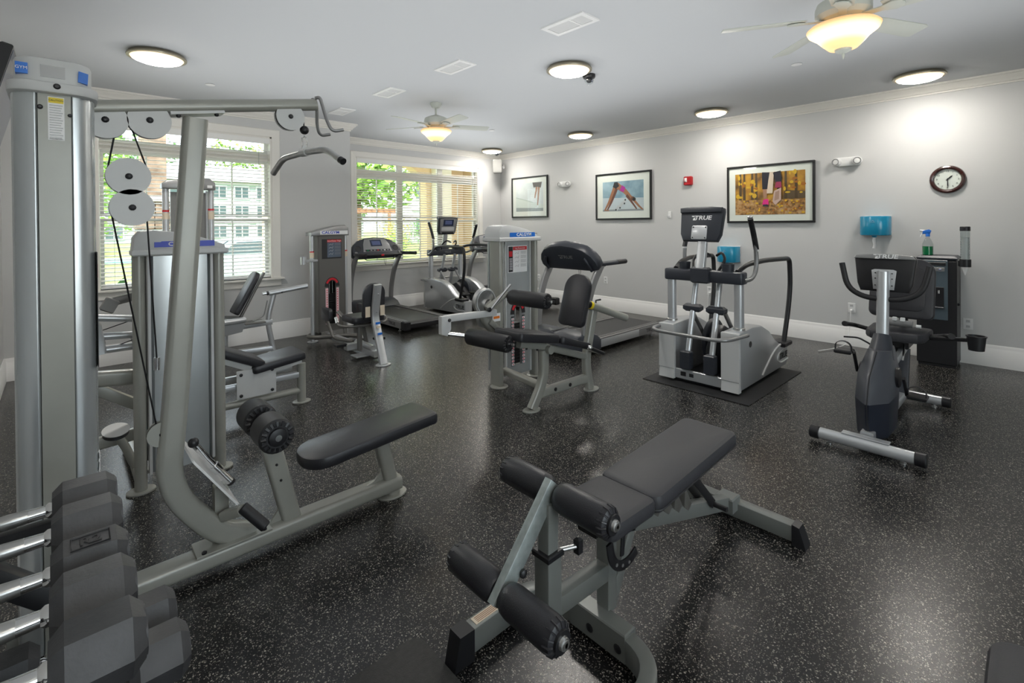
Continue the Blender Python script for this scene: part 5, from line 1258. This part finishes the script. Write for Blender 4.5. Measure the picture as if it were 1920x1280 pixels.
# ------------------------------------------------------------------ mat, second bench and television
o = obj('floor_mat', MB().slab(rrect(.60, .70, .05, 5, .655, 1.205), .014, .004), mat('grey_black_mat', (.035, .034, .032), .7, bump=.8, bscale=240, var=.25, vscale=60)); tag(o, 'grey black textured mat at the foot of the foreground bench', 'mat')
t = thing('flat_bench', 'corner of a black bench pad at the lower right', 'weight bench', (1.30, -.06, 0))
obj('seat_pad', MB().slab(rrect(.94, .29, .07, 6), .07, .02, T(0, 0, .385)), VINYL2, t)
obj('frame_rail', MB().bar((-.40, 0, .355), (.38, 0, .355), .06, .06), FRAME, t)
for x in (-.36, .28):
    obj('leg', MB().bar((x, 0, .03), (x, 0, .33), .06, .06, (0, 1, 0)), FRAME, t)
    obj('floor_foot', MB().bar((x, -.22, .028), (x, .22, .028), .05, .055, (1, 0, 0)), FRAME, t)
t = thing('wall_television', 'black television on a tilted bracket at the upper left edge', 'television', (XL, 4.45, 2.3))
Mt = T(.145, 0, 0) @ RY(14)
obj('panel', MB().box((0, 0, 0), (.055, .95, .56), .008, Mt), BLACK, t)
obj('screen', MB().box((.0285, 0, 0), (.002, .90, .51), 0, Mt), SCREEN, t)
obj('wall_plate', MB().box((.012, 0, 0), (.024, .30, .34), .003), BLACK, t)
obj('tilt_arm', MB().bar((.01, 0, .10), (.15, 0, .12), .04, .03), BLACK, t); obj('tilt_arm', MB().bar((.01, 0, -.10), (.10, 0, -.08), .04, .03), BLACK, t)

# ================================================================== RIGHT WALL ITEMS (mounted on x = XR, facing -x)
def picture(yc, zc, w_, h_, border, lab, paint):
    t = thing('framed_picture', lab, 'picture', (XR, yc, zc), 0, 'framed pictures on the long wall')
    fw = .028
    for (dy, dz, a, b) in ((0, h_ / 2 - fw / 2, w_, fw), (0, -h_ / 2 + fw / 2, w_, fw), (w_ / 2 - fw / 2, 0, fw, h_ - 2 * fw), (-w_ / 2 + fw / 2, 0, fw, h_ - 2 * fw)):
        obj('frame_rail', MB().box((-.016, dy, dz), (.032, a, b), .004), PFRAME, t)
    obj('mount', MB().box((-.008, 0, 0), (.012, w_ - 2 * fw, h_ - 2 * fw)), MATTE, t)
    paint(t, w_ - 2 * fw - 2 * border, h_ - 2 * fw - 2 * border)
    obj('glazing', MB().box((-.024, 0, 0), (.002, w_ - 2 * fw, h_ - 2 * fw)), GLASS, t)
# picture plane: u to the right as seen from the room = -y ; v up. all coordinates in fractions of the print
def printer(t, w_, h_):
    pr = obj('print', MB().box((-.0148, 0, 0), (.0014, w_, h_)), None, t)
    cnt = [0]
    def P(poly, m, name='print_shape'):
        cnt[0] += 1; x = -.0156 - .00012 * cnt[0]
        me = MB().add([Vector((x, -(u - .5) * w_, (v - .5) * h_)) for u, v in poly], [list(range(len(poly)))])
        obj(name, me, m, pr)
    def B(pts, r0, r1, m, n=None):     # tapered limb through points
        p = [Vector((u * w_, v * h_)) for u, v in pts]
        L, Rr = [], []
        N = len(p)
        for i in range(N):
            d = (p[min(i + 1, N - 1)] - p[max(i - 1, 0)]).normalized(); nn = Vector((-d.y, d.x)); r = (r0 + (r1 - r0) * i / (N - 1)) * h_
            a, b = p[i] + nn * r, p[i] - nn * r
            L.append((a.x / w_, a.y / h_)); Rr.append((b.x / w_, b.y / h_))
        for i in range(N - 1): P([L[i], L[i + 1], Rr[i + 1], Rr[i]], m)
    def E(u, v, ru, rv, m, n=14): P([(u + ru * math.cos(2 * PI * k / n), v + rv * math.sin(2 * PI * k / n)) for k in range(n)], m)
    return pr, P, B, E
def pmat(n, c): return mat('print_' + n, c, .6)
def paint1(t, w_, h_):
    pr, P, B, E = printer(t, w_, h_); pr.data.materials.clear(); pr.data.materials.append(noise_mat('print_pale_street', (.62, .64, .66), (.80, .81, .82), 3))
    P([(0, 0), (1, 0), (1, .10), (0, .14)], pmat('grey', (.32, .34, .35)))
    P([(0, .14), (1, .10), (1, .22), (0, .50)], pmat('palegreen', (.66, .69, .66)))
    P([(0, .48), (.62, .30), (.62, .33), (0, .52)], pmat('line', (.50, .55, .52)))
    sk, sh = pmat('skin', (.42, .22, .14)), pmat('shorts', (.14, .12, .12))
    B([(.78, .98), (.76, .72), (.72, .55), (.70, .42)], .05, .022, sk); B([(.86, .98), (.84, .66), (.82, .40), (.80, .20)], .05, .022, sk)
    P([(.62, 1), (.96, 1), (.92, .80), (.80, .84), (.66, .82)], sh)
    B([(.72, .44), (.66, .38), (.68, .33)], .03, .018, pmat('shoe', (.75, .75, .78))); B([(.82, .20), (.80, .14), (.72, .11)], .03, .018, pmat('shoe', (.75, .75, .78)))
def paint2(t, w_, h_):
    pr, P, B, E = printer(t, w_, h_); pr.data.materials.clear(); pr.data.materials.append(noise_mat('print_blue_wall', (.16, .27, .36), (.38, .50, .58), 4))
    P([(0, 0), (1, 0), (1, .42), (0, .46)], pmat('snow', (.55, .59, .64)))
    P([(0, 0), (1, 0), (1, .06), (0, .06)], pmat('shadow', (.30, .31, .34)))
    sk, sd = pmat('tan', (.36, .15, .08)), pmat('tan_dark', (.16, .06, .04))
    B([(.34, .88), (.26, .62), (.16, .30), (.06, .06)], .085, .028, sk); B([(.38, .86), (.32, .62), (.22, .30), (.12, .05)], .06, .024, sd)
    B([(.04, .05), (.16, .03)], .025, .015, sk)
    B([(.36, .88), (.46, .76), (.56, .66), (.66, .50)], .10, .07, sk)
    B([(.46, .78), (.55, .70)], .10, .085, pmat('magenta', (.42, .02, .28)))
    P([(.26, .82), (.30, .98), (.38, .98), (.42, .84), (.34, .76)], pmat('blackshort', (.02, .02, .025)))
    B([(.64, .54), (.78, .34), (.90, .14), (.98, .04)], .055, .022, sk); B([(.60, .52), (.72, .30), (.84, .06)], .05, .022, sd)
    E(.75, .40, .045, .07, sd); E(.78, .38, .04, .06, pmat('hair', (.015, .01, .01)))
    for u, v in ((.36, .08), (.40, .14), (.46, .20), (.50, .26), (.55, .32)): E(u, v, .035, .06, pmat('shoe2', (.55, .55, .58)))
    for u, v in ((.34, .05), (.44, .11), (.55, .25), (.57, .37)): E(u, v, .018, .03, pmat('blackshort', (.02, .02, .025)))
def paint3(t, w_, h_):
    pr, P, B, E = printer(t, w_, h_); pr.data.materials.clear(); pr.data.materials.append(noise_mat('print_autumn', (.10, .05, .015), (.66, .34, .02), 6, .6, (.45, .20, .02)))
    rnd = random.Random(3)
    P([(0, 0), (1, 0), (1, .34), (0, .36)], noise_mat('print_leaf_litter', (.12, .05, .02), (.60, .36, .18), 22, .6, (.46, .22, .06)))
    P([(.70, .36), (1, .36), (1, .52), (.74, .56)], pmat('brownbank', (.13, .08, .04)))
    for u in (.06, .12, .24, .30, .62, .72, .86): P([(u, .36), (u + .04, .36), (u + .035, 1), (u + .005, 1)], pmat('trunk', (.09, .05, .02)))
    for _ in range(46):
        u, v = rnd.uniform(.02, .98), rnd.uniform(.42, .98)
        if .38 < u < .72 and v > .4: continue
        E(u, v, rnd.uniform(.012, .04), rnd.uniform(.02, .06), pmat(('gold', 'amber', 'rust')[rnd.randrange(3)], ((.72, .42, .02), (.62, .28, .01), (.40, .13, .01))[rnd.randrange(3)]), 7)
    for _ in range(60):
        u, v = rnd.uniform(.02, .98), rnd.uniform(.02, .33)
        E(u, v, rnd.uniform(.008, .025), rnd.uniform(.01, .03), pmat(('gold', 'amber', 'rust', 'pale')[rnd.randrange(4)], ((.72, .42, .02), (.62, .28, .01), (.40, .13, .01), (.70, .50, .32))[rnd.randrange(4)]), 6)
    P([(.46, .50), (.56, .50), (.58, 1), (.44, 1)], pmat('pale_gap', (.62, .52, .40)))
    nv = pmat('leggings', (.012, .013, .022))
    B([(.465, 1.0), (.455, .80), (.45, .60)], .085, .055, nv); B([(.62, 1.0), (.64, .84), (.645, .72)], .085, .065, nv)
    B([(.45, .60), (.455, .38)], .045, .035, pmat('skin_leg', (.36, .20, .12)))
    P([(.41, .24), (.43, .36), (.50, .37), (.505, .24), (.46, .18)], pmat('pink_shoe', (.62, .02, .20))); P([(.42, .19), (.50, .19), (.49, .24), (.42, .24)], pmat('blackshort', (.02, .02, .025)))
    P([(.59, .62), (.61, .76), (.68, .76), (.69, .62)], pmat('wine_shoe', (.30, .03, .08)))
    P([(.56, .30), (.58, .55), (.68, .62), (.68, .34), (.60, .22)], pmat('pale_sole', (.50, .36, .30))); P([(.585, .32), (.60, .52), (.655, .56), (.65, .36)], pmat('tread_sole', (.34, .22, .16)))
picture(7.09, 2.07, 1.04, .84, .10, 'framed picture of runner legs on a pale street nearest the corner', paint1)
picture(4.83, 1.985, 1.12, .81, .12, 'framed picture of a person holding a bent over yoga pose', paint2)
picture(2.483, 1.91, 1.116, .80, .085, 'large framed picture of running shoes in autumn leaves', paint3)

def emergency(yc, zc, s, lab):
    t = thing('emergency_light', lab, 'emergency light', (XR, yc, zc), 0, 'white twin head emergency lights')
    obj('body', MB().slab(rrect(.27 * s, .105 * s, .05 * s, 6), .05 * s, .014 * s, T(0, 0, 0) @ RY(-90)) if False else MB().slab(rrect(.29 * s, .11 * s, .052 * s, 6), .05 * s, .014 * s, Matrix(((0, 0, -1, 0), (1, 0, 0, 0), (0, 1, 0, 0), (0, 0, 0, 1)))), WHITEP, t)
    for d in (-1, 1):
        h = obj('lamp_head', MB().lathe([(.05 * s, 0), (.052 * s, .03 * s), (.046 * s, .045 * s), (.004, .05 * s)], 22, T(-.032 * s, d * .10 * s, 0) @ RY(-90) @ RX(-d * 14)), WHITEP, t)
        obj('lens_ring', MB().lathe([(.040 * s, .044 * s), (.042 * s, .052 * s), (.036 * s, .053 * s), (.034 * s, .047 * s)], 22, T(-.032 * s, d * .10 * s, 0) @ RY(-90) @ RX(-d * 14)), GREYM, h)
emergency(6.12, 2.27, .95, 'small white emergency light between the first two pictures')
emergency(1.578, 2.25, 1.0, 'white twin head emergency light right of the autumn picture')
# fire alarm
t = thing('fire_alarm', 'red fire alarm strobe on the grey wall', 'fire alarm', (XR, 3.632, 2.16))
obj('body', MB().box((-.025, 0, 0), (.05, .125, .135), .01), FIRE, t)
obj('strobe_lens', MB().hull([(-.05, .01, -.02), (-.05, .05, -.02), (-.05, .01, .045), (-.05, .05, .045), (-.075, .022, -.008), (-.075, .04, -.008), (-.075, .022, .03), (-.075, .04, .03)]), WHITEP, t)
obj('speaker_grille', MB().box((-.0515, .0, -.045), (.003, .09, .025), .001), RED, t)
# wall hook / thermostat
t = thing('wall_hook', 'small white wall hook beside the yoga picture', 'hook', (XR, 3.957, 1.65))
obj('plate', MB().box((-.006, 0, 0), (.012, .045, .10), .003), WHITEP, t); obj('prong', MB().tube([(-.01, .01, -.02), (-.035, .02, -.035), (-.04, .03, -.005)], .006, fil=.015, seg=8), WHITEP, t)
# clock
t = thing('wall_clock', 'round wall clock with dark mahogany rim reading half past one', 'clock', (XR, .662, 1.968))
Mk = Matrix(((0, 0, -1, 0), (-1, 0, 0, 0), (0, 1, 0, 0), (0, 0, 0, 1)))     # local x -> -y (right in view), local y -> up, local z -> -x (into the room)
obj('rim', MB().lathe([(.150, 0), (.152, .012), (.146, .028), (.130, .036), (.116, .030), (.110, .018), (.108, .0)], 48, Mk), MAHOG, t)
fc = obj('face', MB().cyl((0, 0, .004), (0, 0, .010), .112, seg=48, M=Mk), CLOCKF, t)
for h_ in range(1, 13):
    a = R(90 - 30 * h_)
    text('numeral', str(h_), .026, INK, fc, Mk @ T(.088 * math.cos(a), .088 * math.sin(a), .0115))
for k in range(60):
    if k % 5 == 0:
        a = R(6 * k); obj('tick', MB().box((.104 * math.cos(a), .104 * math.sin(a), .0108), (.005, .002, .001), 0, Mk @ T(.104 * math.cos(a), .104 * math.sin(a), 0) @ RZ(6 * k) @ T(-.104 * math.cos(a), -.104 * math.sin(a), 0)), INK, fc)
def hand(n, ang, L, w_, z):
    a = 90 - ang
    obj(n, MB().slab([(-.014, -w_ / 2), (L * .7, -w_), (L, 0), (L * .7, w_), (-.014, w_ / 2)], .0015, 0, Mk @ T(0, 0, z) @ RZ(a)), INK, t)
hand('hour_hand', 45, .060, .0075, .014); hand('minute_hand', 178, .088, .0055, .017)
obj('hand_pin', MB().cyl((0, 0, .010), (0, 0, .021), .006, seg=12, M=Mk), INK, t)
obj('cover_glass', MB().lathe([(.112, .020), (.09, .025), (.05, .029), (.004, .030)], 36, Mk), GLASS, t)
# paper towel dispensers
def dispenser(yc, zc, lab, towel):
    t = thing('towel_dispenser', lab, 'dispenser', (XR, yc, zc), 0, 'blue centre pull towel dispensers')
    obj('back_plate', MB().box((-.01, 0, 0), (.02, .30, .235), .004), PALE, t)
    poly = [(-.145, 0), (-.145, .10), (-.12, .155), (-.06, .19), (0, .20), (.06, .19), (.12, .155), (.145, .10), (.145, 0)]
    M = Matrix(((0, -1, 0, 0), (-1, 0, 0, 0), (0, 0, -1, 0), (0, 0, 0, 1)))
    obj('cover', MB().slab(poly, .225, .012, T(0, 0, .1125) @ M), TEAL, t)
    obj('nozzle', MB().lathe([(.03, 0), (.024, -.02), (.014, -.026)], 20, T(-.11, 0, -.112)), TEAL, t)
    obj('logo_mark', MB().tube([(-.201, .012, .052), (-.2015, 0, .062), (-.201, -.012, .052)], .0018, seg=5).box((-.2005, 0, .042), (.002, .045, .003)), mat('pale_blue_print', (.35, .6, .75), .4), t)
    if towel: obj('paper_tail', MB().tube([(-.11, 0, -.12), (-.113, .004, -.17), (-.108, -.003, -.22), (-.112, .002, -.265)], [.010, .016, .013, .017], seg=7), PAPER, t)
dispenser(1.293, 1.468, 'blue paper towel dispenser with white towel hanging near the clock', True)
dispenser(3.01, 1.065, 'blue paper towel dispenser glimpsed behind the large elliptical console', False)
# outlets
def outlet(yc, zc, lab, plug=False):
    t = thing('wall_outlet', lab, 'outlet', (XR, yc, zc), 0, 'white wall outlets')
    obj('cover_plate', MB().box((-.004, 0, 0), (.008, .075, .12), .003), WHITEP, t)
    for dz in (-.028, .028):
        q = obj('receptacle', MB().box((-.009, 0, dz), (.004, .034, .03), .001), PALE, t)
        for dy in (-.007, .007): obj('slot', MB().box((-.0115, dy, dz + .003), (.002, .003, .010)), INK, q)
    if plug:
        obj('plug', MB().box((-.025, 0, -.028), (.03, .026, .024), .006), WHITEP, t)
        obj('power_cord', MB().tube([(-.04, 0, -.03), (-.06, .0, -.08), (-.05, .01, -.25), (-.10, .03, -zc + .03), (-.35, .10, -zc + .012), (-.6, .2, -zc + .012)], .004, fil=.08, seg=8), WHITEP, t)
outlet(5.20, .514, 'white wall outlet behind the leg extension back pad'); outlet(1.541, .464, 'white wall outlet left of the recumbent bike mast', True); outlet(3.314, .504, 'white wall outlet behind the elliptical posts', True); outlet(6.84, .44, 'white wall outlet behind the treadmill arm'); outlet(.50, .42, 'white wall outlet beside the water cooler')
# speaker in the corner
t = thing('wall_speaker', 'grey loudspeaker hung in the far corner', 'speaker', (6.78, 7.74, 2.735), -46)
obj('cabinet', MB().slab(rrect(.19, .29, .03, 5), .15, .015, T(0, .075, 0) @ RX(90)), mat('speaker_grey', (.30, .30, .29), .5), t)
obj('grille', MB().slab(rrect(.165, .265, .022, 5), .008, .003, T(0, -.073, 0) @ RX(90)), mat('grille_grey', (.22, .22, .21), .8, bump=.5, bscale=500), t)
obj('bracket', MB().tube([(.0, .07, .0), (.11, .07, 0), (.13, .16, 0)], .012, fil=.02), WHITEP, t)
obj('bracket_plate', MB().box((.125, .09, 0), (.02, .05, .09), .004), WHITEP, t)

# ------------------------------------------------------------------ water cooler, spray bottle, cup dispenser
t = thing('water_cooler', 'black floor standing water cooler against the grey wall', 'water cooler', (6.87, .715, 0))
obj('cabinet', MB().box((0, 0, .565), (.34, .32, 1.10), .018), BLACK, t)
obj('top_cap', MB().box((0, 0, 1.128), (.345, .325, .05), .02), CHAR, t)
fr = obj('front_panel', MB().box((-.172, .01, .80), (.012, .20, .62), .004), mat('smoke_panel', (.09, .12, .14), .3), t)
obj('control_bar', MB().box((-.181, .01, 1.07), (.008, .17, .035), .003), BLACK, fr)
ctl = obj('control_panel', MB().box((-.180, .01, 1.015), (.006, .15, .04), .002), GREYM, fr)
for y, mm in ((.045, RED), (.01, GREYM), (-.03, LCD)): obj('button', MB().box((-.184, y, 1.015), (.004, .022, .014), .001), mm, ctl)
obj('dispense_bay', MB().box((-.180, .01, .72), (.006, .14, .22), .002), BLACK, fr)
for s in (-1, 1): obj('spout', MB().cyl((-.19, .01 + s * .03, .80), (-.19, .01 + s * .03, .765), .010, seg=12), CHROME, fr)
obj('drip_tray', MB().box((-.20, .01, .62), (.05, .15, .018), .004), CHAR, fr)
obj('base_plinth', MB().box((.0, 0, .012), (.32, .30, .024)), BLACK, t)
obj('hinge_knob', MB().ball((-.12, -.165, .66), .014), BLACK, t)
t = thing('spray_bottle', 'clear spray bottle of green cleaner with blue trigger head', 'bottle', (6.80, .795, 1.153))
obj('liquid', MB().lathe([(.036, .002), (.043, .006), (.044, .095), (.004, .096)], 22), GREEN, t)
obj('bottle_body', MB().lathe([(.038, 0), (.046, .006), (.047, .10), (.044, .125), (.028, .165), (.017, .185), (.016, .21)], 22), CLEAR, t)
hd = obj('trigger_head', MB().lathe([(.019, .20), (.019, .225), (.014, .232)], 16).slab([(-.030, .228), (.048, .222), (.048, .245), (.02, .272), (-.020, .268), (-.030, .25)], .026, .005, T(0, 0, 0) @ RZ(-90) @ XZ(0, .026)) if False else MB().lathe([(.019, .20), (.019, .225), (.014, .232)], 16), BLUE, t)
obj('head_shell', MB().slab([(-.045, .226), (.018, .226), (.030, .262), (.010, .276), (-.040, .262)], .028, .006, RZ(-90) @ XZ(0, .028)), BLUE, hd)
obj('nozzle', MB().cyl((0, .022, .258), (0, .065, .262), .011, seg=12), WHITEP, hd); obj('trigger', MB().tube([(0, .025, .248), (0, .048, .225), (0, .058, .195)], .006, seg=8), WHITEP, hd)
t = thing('cup_dispenser', 'clear cone cup dispenser tube beside the water cooler', 'dispenser', (6.72, .496, 1.05))
obj('tube', MB().lathe([(.036, .0), (.038, .002), (.038, .385), (.036, .385), (.035, .004)], 24), CLEAR, t)
obj('lid', MB().lathe([(.041, .365), (.041, .405), (.036, .41), (.004, .411)], 24), BLACK, t)
br = obj('holder_band', MB().lathe([(.042, .0), (.046, .002), (.046, .075), (.042, .078), (.040, .0)], 24), BLACK, t)
obj('holder_arm', MB().box((.0, .0455, .038), (.05, .014, .06), .003), BLACK, br)
for k in range(12):
    obj('paper_cup', MB().lathe([(.003, -.085 + .026 * k), (.033, .005 + .026 * k), (.034, .012 + .026 * k), (.031, .004 + .026 * k)], 18), PAPER, t)
